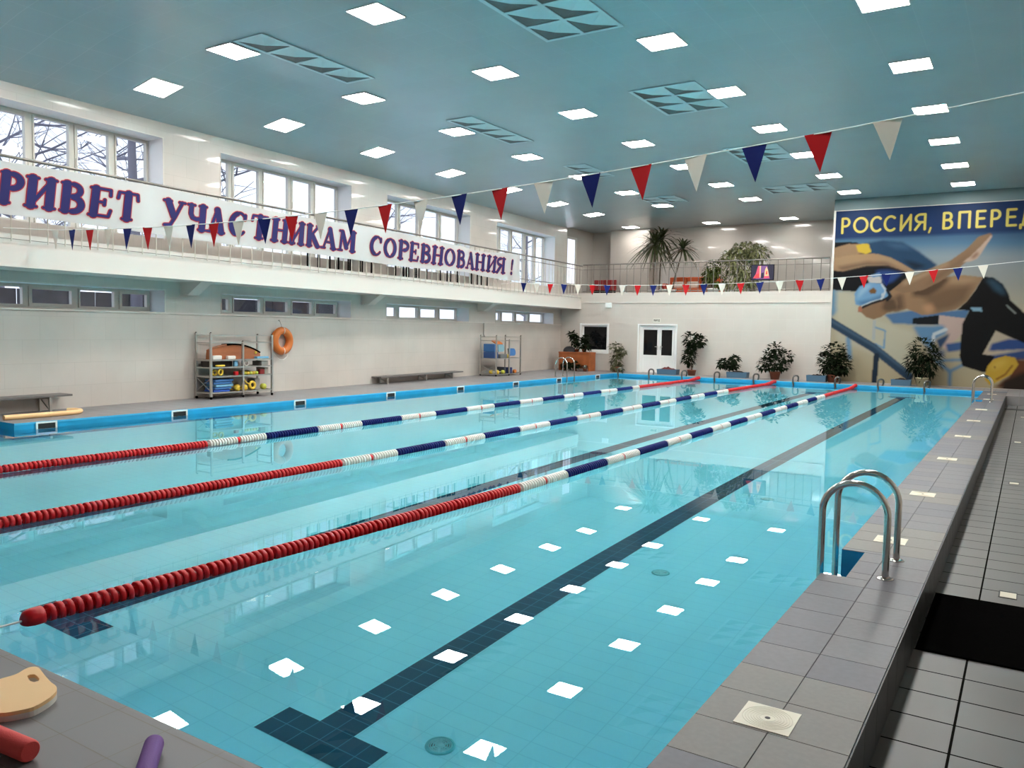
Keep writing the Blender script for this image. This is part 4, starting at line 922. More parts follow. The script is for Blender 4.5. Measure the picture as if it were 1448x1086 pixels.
def rack(x0, x1, ys_, shelves, posts, label):
    xc, yc = (x0+x1)/2, (ys_[0]+ys_[-1])/2
    e = thing('equipment_rack', label, 'rack', (xc, yc, ZD), 0)
    r = .02; X = (x0-xc, x1-xc); Ys = [y-yc for y in ys_]
    for i, y in enumerate(Ys):
        for j, x in enumerate(X):
            if j == 0 and 0 < i < len(Ys)-1: continue
            h = posts[i]-ZD; b = MB(); b.box(x-r, x+r, y-r, y+r, .055, h); o = b.build('post', m_steel_d, e)
            c = MB(); c.lathe([(0, h+.018), (.014, h+.012), (.018, h)], (x, y, 0), 'z', 10); c.build('post_cap', m_black, o)
            w = MB(); w.lathe([(0, -.012), (.026, -.012), (.026, .012), (0, .012)], (x, y, .027), 'x', 12); w.build('caster', m_black, o)
    for z in shelves:
        b = MB(); zz = z-ZD
        b.box(X[0]+r, X[1]-r, Ys[0]+r, Ys[-1]-r, zz-.006, zz)
        b.box(X[1]-.012, X[1]+.012, Ys[0]+r, Ys[-1]-r, zz-.016, zz+.012); b.box(X[0]-.012, X[0]+.012, Ys[0]+r, Ys[-1]-r, zz-.016, zz+.012)
        for y in (Ys[0], Ys[-1]): b.box(X[0]+r, X[1]-r, y-.012, y+.012, zz-.016, zz+.012)
        b.build('shelf', m_steel_d, e)
    for z, side in ((posts[0]-.05, 0), (posts[1]-.03, 1)):
        b = MB(); zz = z-ZD
        for x in X: b.box(x-.009, x+.009, Ys[0]+r, Ys[-1]-r, zz-.009, zz+.009)
        for y in (Ys[0], Ys[-1]): b.box(X[0]+r, X[1]-r, y-.009, y+.009, zz-.009, zz+.009)
        b.build('top_rail', m_steel_d, e)
    b = MB(); zb = shelves[0]-ZD; b.tube([(X[0], Ys[0], zb+.03), (X[1], Ys[0], zb+.30)], .007, 6); b.tube([(X[1], Ys[0], zb+.03), (X[0], Ys[0], zb+.30)], .007, 6); b.build('cross_brace', m_steel_d, e)
    return xc, yc
rack(-14.22, -13.76, (10.34, 11.12, 11.885), (.228, .555, .737, .888), (1.435, 1.266, 1.40), 'tall steel equipment rack full of yellow and blue gear beside the lifebuoy')
rack(-14.93, -14.32, (21.43, 22.19, 22.89), (.15, .66), (1.40, 1.26, 1.40), 'steel equipment rack with two shelves near the far corner desk')
def blk(name, label, cat, x0, x1, y0, y1, z0, z1, m, bev=.015, group=None):
    xc, yc = (x0+x1)/2, (y0+y1)/2; b = MB().box(x0-xc, x1-xc, y0-yc, y1-yc, 0, z1-z0); o = b.build(name, m, None, bev); o.location = (xc, yc, z0); return tag(o, label, cat, group)
def board(name, label, cat, x, y, z, L, W, T, m, rz=0, tilt=0, group=None):
    b = MB(); pts = []
    for k in range(11):
        a = PI*k/10-PI/2; pts.append((W/2*math.cos(a)*.9+L/2-W/2, W/2*math.sin(a)))
    pts += [(-L/2, W/2), (-L/2, -W/2)]
    b.prism(pts, -T/2, T/2); o = b.build(name, m, None, .006); o.location = (x, y, z); o.rotation_euler = (tilt, 0, rz); return tag(o, label, cat, group)
def dumbbell(x, y, z, m, label, rz=0, r=.062):
    e = thing('water_dumbbell', label, 'water dumbbell', (x, y, z), rz)
    for s in (-1, 1): b = MB(); b.lathe([(0, -.05), (r*.8, -.05), (r, -.035), (r, .035), (r*.8, .05), (0, .05)], (0, s*.12, r), 'y', 14); b.build('foam_disc', m, e)
    b = MB(); b.tube([(0, -.08, r), (0, .08, r)], .014, 8); b.build('grip', m_foamw, e)
def ring(x, y, z, R, r, m, label, rot=(0, 0, 0), name='dive_ring', cat='dive ring'):
    n = 22; b = MB().tube([(R*math.cos(2*PI*k/n), R*math.sin(2*PI*k/n), 0) for k in range(n)], r, 8, 0, True); o = b.build(name, m); o.location = (x, y, z); o.rotation_euler = rot; return tag(o, label, cat)
g = 'gear on the near equipment rack'
S1, S2, S3, S4 = .235, .562, .744, .895
# top shelf
e = thing('rescue_board', 'long rust orange rescue board on the top shelf of the near rack', 'rescue board', (-13.98, 11.08, S4), 0, g)
b = MB(); n = 14; top_ = []; prof = [(t, .10+.21*math.sin(PI*min(1, .12+t*.85))**.8) for t in np.linspace(0, 1, n)]
for (t, h) in prof: top_.append((-.62+1.22*t, h))
vs = [(sx*.08, y, z) for sx in (-1, 1) for (y, z) in top_]+[(sx*.10, y, .0) for sx in (-1, 1) for (y, z) in top_]
fs = []
for k in range(n-1): fs += [(k, k+1, n+k+1, n+k), (k, 2*n+k, 2*n+k+1, k+1), (n+k, n+k+1, 3*n+k+1, 3*n+k), (2*n+k, 3*n+k, 3*n+k+1, 2*n+k+1)]
fs += [(0, n, 3*n, 2*n), (n-1, 3*n-1, 4*n-1, 2*n-1)]
b.add(vs, fs); b.build('board_body', mat('rust_board', (.36, .11, .035), .5), e)
b = MB(); b.tube([(.085, y, z) for (y, z) in top_[4:]], .016, 8); b.tube([(-.085, y, z) for (y, z) in top_[4:]], .016, 8); b.build('rubber_edge', m_black, e)
b = MB(); b.lathe([(0, .012), (.028, .012), (.03, 0)], (.10, .47, .13), 'x', 12); b.build('handle_cap', m_yellow, e)
blk('foam_block', 'white foam block at the left on the top shelf of the near rack', 'foam block', -13.88, -13.80, 10.42, 10.64, S4, S4+.085, m_foamw, group=g)
blk('foam_block', 'white foam block near the middle post of the near rack top shelf', 'foam block', -13.88, -13.80, 10.78, 10.98, S4, S4+.075, m_foamw, group=g)
board('kickboard', 'bright blue kickboard poking out at the right of the near rack top shelf', 'kickboard', -13.81, 11.66, S4+.03, .34, .09, .04, m_lblue, PI/2, group=g)
# second shelf
blk('bottle', 'small blue bottle on the second shelf of the near rack', 'bottle', -13.86, -13.79, 10.93, 11.03, S3, S3+.125, m_lblue, .02, g)
blk('basket', 'grey wire basket at the right end of the near rack second shelf', 'basket', -14.1, -13.80, 11.64, 11.82, S3, S3+.10, mat('grey_basket', (.36, .36, .33), .6), .01, g)
blk('storage_crate', 'dark crate at the back of the near rack second shelf', 'crate', -14.16, -13.92, 10.40, 10.98, S3, S3+.115, mat('dark_crate', (.05, .04, .035), .7), .01, g)
ring(-13.80, 11.24, S3+.062, .052, .010, m_foamw, 'pale ring standing right of the middle post of the near rack', (0, PI/2, 0))
# third shelf
ring(-13.80, 10.60, S2+.082, .058, .020, m_yellow, 'yellow ring hanging in the left half of the near rack', (0, PI/2, .2)); ring(-13.86, 10.50, S2+.070, .045, .022, m_yellow, 'yellow ring behind the first on the left of the near rack', (0, PI/2, -.3))
blk('float_block', 'yellow float strap over the left bay shelf edge of the near rack', 'float', -13.80, -13.73, 10.47, 10.66, S3+.012, S3+.05, m_yellow, .012, g)
blk('toy_brick', 'red toy block left of the middle post on the near rack', 'toy', -13.86, -13.79, 10.95, 11.04, S2, S2+.085, m_red, .015, g)
for k in range(5):
    dumbbell(-13.965, 11.22+.075*k, S2+.001, m_yellow if k % 2 else mat('lime_foam', (.50, .50, .06), .6), f'yellow green foam float, {ORD[k] if k else "first"} from the middle post on the third shelf', PI/2, .0365)
blk('toy_brick', 'dark red toy block right of the yellow floats on the near rack', 'toy', -13.88, -13.80, 11.60, 11.72, S2, S2+.11, mat('dark_red', (.25, .02, .02), .5), .015, g)
blk('storage_box', 'beige storage box at the right end of the near rack third shelf', 'box', -14.1, -13.82, 11.74, 11.84, S2, S2+.14, mat('beige_box', (.46, .42, .34), .6), .01, g)
# bottom shelf
for k, (m, dy, lab) in enumerate(((mat('royal_foam', (.015, .08, .42), .6), .0, 'dark royal blue kickboard at the bottom of the near rack pile'), (m_foamblue, .03, 'blue kickboard second from the bottom of the near rack pile'), (m_lblue, .06, 'pale blue kickboard in the middle of the near rack pile'), (m_foamblue, .02, 'blue kickboard fourth in the near rack pile'), (m_foamblue, .05, 'blue kickboard on top of the near rack pile'))):
    board('kickboard', lab, 'kickboard', -13.93, 10.66+dy, S1+.03+k*.052, .48+.02*k, .30, .04, m, PI/2+.02*k, 0, 'blue kickboards piled in the near rack')
yt = MB(); yt.tube([(-13.80, 11.16, S2-.03), (-13.80, 11.18, .46), (-13.80, 11.24, .40), (-13.80, 11.32, .37), (-13.80, 11.36, .31)], .014, 8); o = yt.build('yellow_hose', m_yellow); tag(o, 'yellow hose hanging inside the right bay of the near rack', 'hose')
ring(-13.81, 11.40, S1+.105, .07, .026, m_yellow, 'large yellow ring low in the right bay of the near rack', (0, PI/2, 0))
dumbbell(-13.965, 11.22, S1, m_yellow, 'yellow water dumbbell just right of the middle post on the bottom shelf', PI/2); dumbbell(-13.965, 11.04, S1, m_yellow, 'yellow water dumbbell just left of the middle post on the bottom shelf', PI/2)
dumbbell(-13.965, 11.72, S1, mat('lime_foam', (.50, .50, .06), .6), 'lime water dumbbell at the right end of the bottom shelf', PI/2)
blk('storage_crate', 'grey lattice crate on the bottom shelf of the near rack', 'crate', -14.1, -13.84, 11.50, 11.63, S1, S1+.24, mat('grey_lattice', (.28, .27, .25), .6), .01, g)
# far rack
g = 'gear on the far equipment rack'; T1, T2 = .158, .668
blk('foam_block', 'tall blue foam block on the upper shelf of the far rack, left end', 'foam block', -14.85, -14.42, 21.47, 21.66, T2+.205, T2+.46, m_foamblue, .015, g)
blk('foam_block', 'low dark blue foam block under the tall blue one on the far rack', 'foam block', -14.85, -14.42, 21.47, 21.70, T2, T2+.20, mat('deep_blue_foam', (.02, .07, .22), .6), .015, g)
board('kickboard', 'pale blue kickboard leaning in the middle of the far rack', 'kickboard', -14.42, 21.86, T2+.33, .36, .24, .03, mat('pale_blue_foam', (.20, .36, .42), .6), PI/2, PI/2*.95, g)
board('kickboard', 'orange kickboard edge above the pale blue one on the far rack', 'kickboard', -14.60, 21.92, T2+.50, .42, .26, .03, m_orange, PI/2, .5, g)
blk('storage_tray', 'grey tray on the upper shelf of the far rack', 'tray', -14.6, -14.36, 21.74, 22.14, T2, T2+.13, mat('grey_tray', (.14, .15, .15), .6), .012, g)
for k in range(3): board('kickboard', f'dark blue kickboard standing on the far rack, {ORD[k] if k else "first"} right of the middle post', 'kickboard', -14.39-.06*k, 22.50+.05*k, T2+.19, .36, .24, .03, m_foamblue if k < 2 else mat('dark_foam', (.03, .04, .06), .6), PI/2, PI/2*.92, g)
dumbbell(-14.52, 22.22, T2, m_yellow, 'yellow water dumbbell beside the middle post of the far rack upper shelf', PI/2)
for k, (y, m) in enumerate(((21.62, m_yellow), (21.95, mat('lime_foam', (.50, .50, .06), .6)))): dumbbell(-14.52, y, T1, m, ('yellow water dumbbell at the left of the far rack bottom shelf', 'lime water dumbbell left of the middle post of the far rack bottom shelf')[k], PI/2)
blk('storage_box', 'dark grey box at the middle of the far rack bottom shelf', 'box', -14.7, -14.40, 22.02, 22.15, T1, T1+.22, mat('dark_grey_box', (.03, .035, .05), .6), .012, g)
blk('storage_box', 'navy box in the right bay of the far rack bottom shelf', 'box', -14.6, -14.36, 22.30, 22.46, T1, T1+.20, mat('navy_box', (.015, .03, .12), .6), .012, g)
dumbbell(-14.52, 22.66, T1, m_orange, 'orange water dumbbell at the right end of the far rack bottom shelf', PI/2)
# lifebuoy
e = thing('lifebuoy', 'orange lifebuoy hanging on the left wall beside the near rack', 'lifebuoy', (wx(12.70)+.10, 12.70, 1.258), rotW)
n = 36; MB().tube([(0, .232*math.cos(2*PI*k/n), .232*math.sin(2*PI*k/n)) for k in range(n)], .088, 16, 0, True).build('buoy_ring', mat('buoy_orange', (.58, .15, .02), .45), e)
for a in (PI/4, 3*PI/4, -PI/4, -3*PI/4, PI/2, -PI/2):
    if abs(abs(a)-PI/2) < .01:
        c, s = math.cos(a), math.sin(a); b = MB(); m_ = 16
        b.tube([(.0915*math.sin(2*PI*k/m_), (.232+.0915*math.cos(2*PI*k/m_))*c, (.232+.0915*math.cos(2*PI*k/m_))*s) for k in range(m_)], .008, 6, 0, True); b.build('strap', m_foamw, e)
b = MB(); b.tube([(-.02, .20, -.25), (.0, .16, -.36), (.0, .05, -.43), (.0, -.1, -.42), (-.02, -.22, -.30)], .006, 6); b.build('grab_line', m_cord, e)
b = MB(); b.tube([(-.085, -.03, .46), (-.05, -.03, .47), (-.03, -.02, .42), (-.0, 0, .325)], .008, 6); b.build('wall_hook', m_steel_d, e)
# ================================================================== PLANTS
def leaf(mb, p, d, L, W, mi=0, droop=.3):
    d = Vector(d).normalized(); up = Vector((0, 0, 1)); s = d.cross(up)
    s = s.normalized() if s.length > 1e-4 else Vector((1, 0, 0)); nn = s.cross(d)
    P0 = Vector(p); P1 = P0+d*L*.45+nn*L*.06; P2 = P0+d*L+Vector((0, 0, -droop*L))
    mb.add([P0, P1+s*W/2-nn*W*.12, P2, P1-s*W/2-nn*W*.12, P1], [(0, 1, 4), (1, 2, 4), (2, 3, 4), (3, 0, 4)], mi)
def bush(rnd, mb, clusters, n, L, W, mats_n=1, droop=.35):
    n = int(n*1.8); L *= 1.2; W *= 1.35
    for (cx, cy, cz, rx, ry, rz) in clusters:
        for k in range(n):
            a = rnd.uniform(0, 2*PI); u = rnd.uniform(-1, 1); q = math.sqrt(1-u*u); rr = rnd.uniform(.35, 1)**.6
            p = (cx+rx*rr*q*math.cos(a), cy+ry*rr*q*math.sin(a), cz+rz*rr*u)
            leaf(mb, p, (q*math.cos(a)+rnd.uniform(-.5, .5), q*math.sin(a)+rnd.uniform(-.5, .5), u*.6+rnd.uniform(-.3, .5)), L*rnd.uniform(.7, 1.2), W*rnd.uniform(.7, 1.2), rnd.randrange(mats_n), droop)
def pot(e, r0, r1, h, m, name='pot'):
    b = MB(); b.lathe([(0, 0), (r0, 0), (r1, h*.86), (r1*1.08, h*.86), (r1*1.08, h), (r1*.92, h), (r1*.9, h*.9), (0, h*.9)], (0, 0, 0), 'z', 20); b.build(name, m, e)
    b = MB(); b.lathe([(0, h*.93), (r1*.92, h*.93)], (0, 0, 0), 'z', 20); b.build('soil', m_soil, e)
def px_at(y, px, py): return ony(y, px, py)
PYL = 27.25
def wallplant(px0, px1, pyt, label, cl, seed, potkind, leafm=None, n=60, L=.13, W=.075, y=PYL, stem=True, z0=ZD, name='potted_plant', hp=.26, group=None):
    a = px_at(y, px0, pyt); c = px_at(y, px1, pyt); xm = (a[0]+c[0])/2; w = abs(c[0]-a[0])/2; top_z = a[2]
    e = thing(name, label, 'plant', (xm, y, z0), 0, group); rnd = random.Random(seed); H = top_z-z0
    if potkind: pot(e, *potkind)
    f = MB(); bush(rnd, f, [(q[0]*w, rnd.uniform(-.04, .04), q[1]*H, q[2]*w, q[2]*w*.8, q[3]*H) for q in cl], n, L, W)
    f.build('foliage', leafm or m_leaf, e)
    if stem:
        s = MB()
        for q in cl: s.tube([(rnd.uniform(-.02, .02), 0, .05), (q[0]*w*.4, 0, q[1]*H*.5), (q[0]*w, 0, q[1]*H)], [.014, .011, .006], 6)
        s.build('stem', m_stem, e)
    return e
m_cream = mat('cream_pot', (.62, .58, .36), .5)
wallplant(860, 885, 486, 'narrow pale green climbing plant standing left of the white double door', [(-.1, .9, .7, .12), (0, .62, .55, .2), (-.1, .35, .6, .2), (.6, .72, .35, .1), (.1, .15, .7, .15)], 1, (.13, .16, .2, m_terra), mat('olive_leaf', (.07, .075, .03), .5, noise=.4, nscale=9), 46, .13, .07)
wallplant(964, 996, 467, 'tall dark rubber plant of three leaf clumps right of the double door', [(-.2, .80, .55, .18), (.6, .78, .42, .12), (-.25, .42, .55, .17), (-.1, .62, .3, .1)], 2, (.12, .15, .2, m_terra), None, 62, .15, .09)
def trough(px0, px1, py0, label, cat='planter', lid=None, y=27.2, soil=True):
    a, c = px_at(y, px0, py0), px_at(y, px1, py0); xm, w, h = (a[0]+c[0])/2, abs(c[0]-a[0])/2, a[2]-ZD
    e = thing('planter_trough', label, cat, (xm, y, ZD), 0, 'blue grey planter troughs at the far wall')
    b = MB(); t = .02; D = .17
    P = [(-w*.94, -D*.94), (w*.94, -D*.94), (w*.94, D*.94), (-w*.94, D*.94)]; Q = [(-w, -D), (w, -D), (w, D), (-w, D)]
    b.add([(*p, 0) for p in P]+[(*p, h) for p in Q]+[(p[0]-math.copysign(t, p[0]), p[1]-math.copysign(t, p[1]), h) for p in Q]+[(p[0]-math.copysign(t, p[0]), p[1]-math.copysign(t, p[1]), h-.05) for p in Q],
          [(3, 2, 1, 0)]+[(i, (i+1) % 4, 4+(i+1) % 4, 4+i) for i in range(4)]+[(4+i, 4+(i+1) % 4, 8+(i+1) % 4, 8+i) for i in range(4)]+[(8+i, 8+(i+1) % 4, 12+(i+1) % 4, 12+i) for i in range(4)])
    b.build('trough', m_trough, e)
    b = MB(); nx = 10; rnd = random.Random(px0); hs = [(h-.04+(.085 if not lid else .13)*math.sin(PI*(i+.5)/(nx+1))*rnd.uniform(.6, 1.1)) for i in range(nx+1)]
    for i in range(nx):
        xa, xb = -w+t+(2*w-2*t)*i/nx, -w+t+(2*w-2*t)*(i+1)/nx
        b.add([(xa, -D+t, h-.05), (xb, -D+t, h-.05), (xb, 0, hs[i+1]), (xa, 0, hs[i]), (xb, D-t, h-.05), (xa, D-t, h-.05)], [(0, 1, 2, 3), (3, 2, 4, 5)])
    b.build('soil', lid or m_soil, e)
    return xm, w, h
m_redlid = mat('dark_red_cloth', (.12, .02, .02), .8)
trough(931, 959, 521.5, 'blue grey trough heaped with dark red stuff in front of the double door', lid=m_redlid)
tx, tw, th = trough(1029, 1058, 525.5, 'blue grey trough with a drooping dark plant at its left end'); trough(1141.5, 1169.5, 530, 'blue grey trough at the left foot of the large mural edge plant'); trough(1260.5, 1289, 536, 'blue grey trough left of the cream pot under the mural')
wallplant(1017, 1045, 503, 'drooping dark leafed plant growing out of the left end of a trough', [(-.6, .58, .45, .22), (.1, .62, .6, .25), (.6, .85, .35, .14), (.4, .45, .5, .2)], 3, None, None, 40, .14, .085, z0=ZD+th-.03)
wallplant(1073, 1123, 483, 'bushy dark plant in a terracotta pot on the far deck left of the mural', [(-.62, .42, .38, .16), (.0, .80, .42, .18), (.55, .62, .42, .2), (-.1, .5, .6, .24), (.3, .38, .4, .12), (-.35, .64, .35, .14)], 4, (.13, .17, .26, m_terra), None, 46, .13, .08)
wallplant(1156, 1205, 482, 'large dense dark plant in front of the left edge of the mural', [(0, .72, .75, .26), (-.4, .5, .5, .24), (.45, .46, .55, .26), (.0, .34, .6, .2)], 5, (.15, .18, .24, m_terra), None, 90, .14, .085)
wallplant(1282, 1332, 477, 'large dark plant with a shaggy crown in a cream pot before the mural', [(0, .74, .75, .24), (-.45, .52, .5, .26), (.5, .55, .5, .28), (.0, .38, .6, .2)], 6, (.13, .17, .27, m_cream), None, 80, .20, .055)
# wooden desk in the far left corner with its plants
e = thing('desk', 'orange brown wooden desk in the far left corner under the dark window', 'desk', (-14.35, 26.95, ZD))
dw, dh = .62, .70
b = MB(); b.box(-dw-.03, dw+.03, -.28, .28, dh-.04, dh); b.build('desk_top', m_wood, e, .006)
for s in (-1, 1): b = MB(); b.box(s*dw-.02, s*dw+.02, -.26, .26, 0, dh-.04); b.build('side_panel', m_wood, e)
b = MB(); b.box(-dw+.02, dw-.02, .10, .12, .08, dh-.04); b.build('back_panel', m_wood, e)
b = MB(); b.box(-dw+.02, dw-.02, -.24, -.22, dh-.47, dh-.04); b.build('apron', m_wood, e)
b = MB(); b.lathe([(.30, 0), (.29, .07), (.24, .14), (.14, .19), (0, .21)], (0, 0, 0), 'z', 18); b.v = [(x*.85, y*.6, z) for x, y, z in b.v]
o = b.build('bag', mat('dark_bag', (.025, .025, .028), .7)); o.location = (-14.68, 26.95, ZD+dh); tag(o, 'dark dome shaped bag on the left half of the wooden desk', 'bag')
def deskplant(x, label, cl, seed, z, m=m_leaf, L=.13, W=.08, n=34, y=26.95):
    e = thing('potted_plant', label, 'plant', (x, y, z)); rnd = random.Random(seed); pot(e, .06, .085, .11, m_terra); f = MB(); bush(rnd, f, cl, n, L, W); f.build('foliage', m, e)
    s = MB(); [s.tube([(0, 0, .08), (q[0]*.5, 0, q[2]*.5), (q[0], q[1], q[2])], .008, 5) for q in cl]; s.build('stem', m_stem, e)
deskplant(-14.36, 'leaning dark leafed plant standing in the middle of the wooden desk', [(-.22, 0, .66, .12, .1, .08), (-.05, 0, .42, .16, .12, .16), (-.12, 0, .52, .12, .1, .1)], 11, ZD+dh)
deskplant(-14.05, 'dark leafed plant on the right end of the wooden desk beside the window', [(.05, 0, .52, .10, .08, .1), (-.1, 0, .30, .14, .1, .14), (.08, 0, .25, .14, .1, .12)], 12, ZD+dh)
deskplant(-14.62, 'low dark plant on the floor at the left under the desk', [(0, 0, .22, .16, .1, .1), (.15, 0, .2, .1, .1, .08)], 13, ZD, y=26.54); deskplant(-14.22, 'low dark plant on the floor in the middle under the desk', [(0, 0, .22, .16, .1, .1)], 14, ZD, y=26.54)
def spiky(name, label, x, y, z, seed, n, L, W, m, elev=(.2, 1.3), trunk=None, potspec=None, group=None, cen=(0, 0, 0)):
    e = thing(name, label, 'plant', (x, y, z), 0, group); rnd = random.Random(seed)
    if potspec: pot(e, *potspec)
    if trunk: MB().tube(trunk, [.035-.006*i for i in range(len(trunk))] if len(trunk) < 5 else .025, 8).build('trunk', m_stem, e)
    f = MB()
    for k in range(n):
        a = rnd.uniform(0, 2*PI); el = rnd.uniform(*elev); ll = L*rnd.uniform(.75, 1.15); d = Vector((math.cos(a)*math.cos(el), math.sin(a)*math.cos(el), math.sin(el)))
        s = Vector((-math.sin(a), math.cos(a), 0)); P = Vector(cen); vs = []; m_ = 5
        for i in range(m_+1):
            t = i/m_; q = P+d*ll*t+Vector((0, 0, -.55*ll*t*t)); w = W*(.55+1.2*t*(1-t)*1.6)*(1-t**3)+.001
            vs += [q+s*w/2, q-s*w/2]
        f.add(vs, [(2*i, 2*i+1, 2*i+3, 2*i+2) for i in range(m_)])
    f.build('foliage', m, e); return e
m_agave = mat('pale_spiky_leaf', (.34, .36, .30), .5)
spiky('spiky_plant', 'pale spiky plant on the floor at the right end of the desk', -13.80, 26.56, ZD, 15, 14, .34, .035, m_agave, (.7, 1.4), None, (.06, .08, .10, m_terra), cen=(0, 0, .09))
# ================================================================== FAR GALLERY
GZ = 2.93
def G(y, px, py): return ony(y, px, py)
m_drac = mat('dracaena_leaf', (.05, .065, .022), .45, noise=.4, nscale=9)
gy = 29.6
def dracaena(px, pyc, pbase, label, seed, n, L, y=gy):
    c = G(y, px, pyc); base = G(y, pbase, 410); x0 = base[0]
    spiky('dracaena', label, x0, y, GZ, seed, n, L, .08, m_drac, (-.45, 1.35), [(0, 0, .1), ((c[0]-x0)*.35, 0, (c[2]-GZ)*.45), (c[0]-x0, 0, c[2]-GZ)], (.15, .19, .30, m_whitepl), cen=(c[0]-x0, 0, c[2]-GZ))
dracaena(926, 346, 924, 'tall dracaena with a long stem in front of the bright gallery pillar', 21, 60, 1.3); dracaena(936, 338, 932, 'tall dracaena right behind the pillar corner in the gallery', 25, 60, 1.25, 30.2); dracaena(966, 352, 949, 'dracaena with a slanting stem left of the large gallery bush', 22, 60, .92)
spiky('bromeliad', 'red leafed plant in a white pot on the gallery behind the railing', G(28.9, 939, 410)[0], 28.9, GZ, 23, 22, .52, .06, mat('red_leaf', (.34, .03, .025), .5), (.2, 1.3), None, (.13, .17, .28, m_whitepl), cen=(0, 0, .26))
def gbush(px0, px1, pyt, label, cl, seed, n, m, L, W, y=29.2):
    a, c = G(y, px0, pyt), G(y, px1, pyt); xm, w, H = (a[0]+c[0])/2, abs(c[0]-a[0])/2, a[2]-GZ
    e = thing('potted_bush', label, 'plant', (xm, y, GZ)); rnd = random.Random(seed); pot(e, .17, .21, .3, m_whitepl); f = MB(); bush(rnd, f, [(q[0]*w, 0, q[1]*H, q[2]*w, q[2]*w*.7, q[3]*H) for q in cl], n, L, W, 1, .6); f.build('foliage', m, e)
    s = MB(); [s.tube([(0, 0, .2), (q[0]*w*.4, 0, q[1]*H*.6), (q[0]*w, 0, q[1]*H)], .014, 6) for q in cl]; s.build('stem', m_stem, e)
m_varie = mat('cream_green_leaf', (.16, .17, .07), .5, noise=.7, nscale=7)
gbush(1020, 1088, 343, 'large arching cream and green bush beside the screen in the gallery', [(0, .86, .5, .1), (-.5, .72, .4, .14), (.45, .78, .5, .12), (-.1, .55, .6, .22), (-.3, .3, .5, .2), (.1, .3, .4, .2)], 31, 95, m_varie, .24, .055)
gbush(994, 1026, 366, 'smaller dense green bush in the gallery at the right end of the orange sofa', [(0, .75, .7, .2), (-.4, .55, .6, .2), (.3, .5, .6, .25)], 32, 70, m_leaf2, .15, .07, 29.0)
# sofa
sx0, sx1 = G(31.2, 944, 391)[0], G(31.2, 1018, 391)[0]; e = thing('sofa', 'orange backed sofa with beige cushions on the gallery', 'sofa', ((sx0+sx1)/2, 31.2, GZ)); w = (sx1-sx0)/2
b = MB(); b.box(-w, w, -.4, .4, .08, .42); b.build('seat', m_sofa, e, .03)
for k in range(3): b = MB(); b.box(-w+k*2*w/3+.01, -w+(k+1)*2*w/3-.01, .22, .42, .43, .90); b.build('backrest', m_sofa, e, .03)
for s in (-1, 1): b = MB(); b.box(s*w-.07, s*w+.07, -.4, .42, .08, .62); b.build('armrest', m_sofa, e, .03)
for k, (dx, m, l) in enumerate(((-.62, m_cush, 'beige cushion at the left on the orange sofa'), (.0, m_cush, 'beige cushion in the middle of the orange sofa'), (.62, mat('grey_cushion', (.22, .22, .22), .8), 'grey cushion at the right on the orange sofa'))):
    b = MB(); b.box(-.24, .24, -.07, .07, 0, .27); o = b.build('cushion', m, None, .05); o.location = ((sx0+sx1)/2+dx, 31.2-.05+.0, GZ+.435); o.rotation_euler = (-.2, 0, .1*k); tag(o, l, 'cushion')
# row of red seats
e0 = None
xa, xb = G(31.4, 837, 393)[0], G(31.4, 869, 393)[0]
for k in range(5):
    e = thing('seat', f'red folding seat in the gallery corner left of the pillar, {ORD[k] if k else "first"} from the left', 'seat', (xa+(xb-xa)*(k+.5)/5, 31.4, GZ), 0, 'row of red seats in the gallery corner'); w = (xb-xa)/10*.9
    b = MB(); b.box(-w, w, -.22, .2, .40, .46); b.build('seat_pad', m_seatred, e, .015); b = MB(); b.box(-w, w, .2, .25, .44, .86); b.build('backrest', m_seatred, e, .015)
    b = MB(); b.box(-w*.8, -w*.8+.03, -.1, .2, 0, .4); b.box(w*.8-.03, w*.8, -.1, .2, 0, .4); b.build('leg', m_black, e)
# screen hung on the gallery railing
a, c = ony(YF-.06, 1062.3, 374.5), ony(YF-.06, 1094, 396); e = thing('screen', 'dark television screen with orange and pink figures hung on the gallery railing', 'television', ((a[0]+c[0])/2, YF-.03, c[2])); w, h = (c[0]-a[0])/2, a[2]-c[2]
b = MB(); b.box(-w, w, -.03, .02, 0, h); b.build('housing', m_black, e, .006)
q = MB(); q.quad((-w+.015, -.032, .015), (w-.015, -.032, .015), (w-.015, -.032, h-.015), (-w+.015, -.032, h-.015), 0)
def sp(pts, mi, k): q.add([((x-.5)*2*(w-.02), -.032-.0006*k, .02+(1-y)*(h-.04)) for x, y in pts], [tuple(range(len(pts)))], mi)
sp([(.2, .95), (.38, .05), (.72, .05), (.85, .95)], 4, 1); sp([(.08, .9), (.2, .6), (.3, .05), (.38, .05), (.37, .9)], 1, 2); sp([(.12, .88), (.22, .62), (.36, .55), (.36, .9)], 2, 3); sp([(.37, .05), (.43, .05), (.42, .85), (.38, .85)], 3, 4); sp([(.46, .55), (.56, .5), (.58, .9), (.44, .9)], 0, 5); sp([(.60, .75), (.62, .35), (.68, .1), (.75, .35), (.80, .75)], 3, 6); sp([(.65, .65), (.68, .4), (.72, .4), (.74, .65)], 2, 7); sp([(.56, .92), (.60, .75), (.80, .75), (.84, .9)], 1, 8)
def em(n, c, s=1.): return mat(n, (0, 0, 0), .4, emit=c, estr=s)
q.build('display', [em('screen_dark', (.004, .004, .02)), em('screen_pink', (.45, .05, .10)), em('screen_red', (.45, .03, .03)), em('screen_orange', (.75, .38, .18)), em('screen_purple', (.12, .05, .16))], e)
for q_ in (-.3, .3): b = MB(); b.box(w*q_, w*q_+.02, -.005, .075, h-.02, h+.10); b.build('hanger', m_steel_d, e)
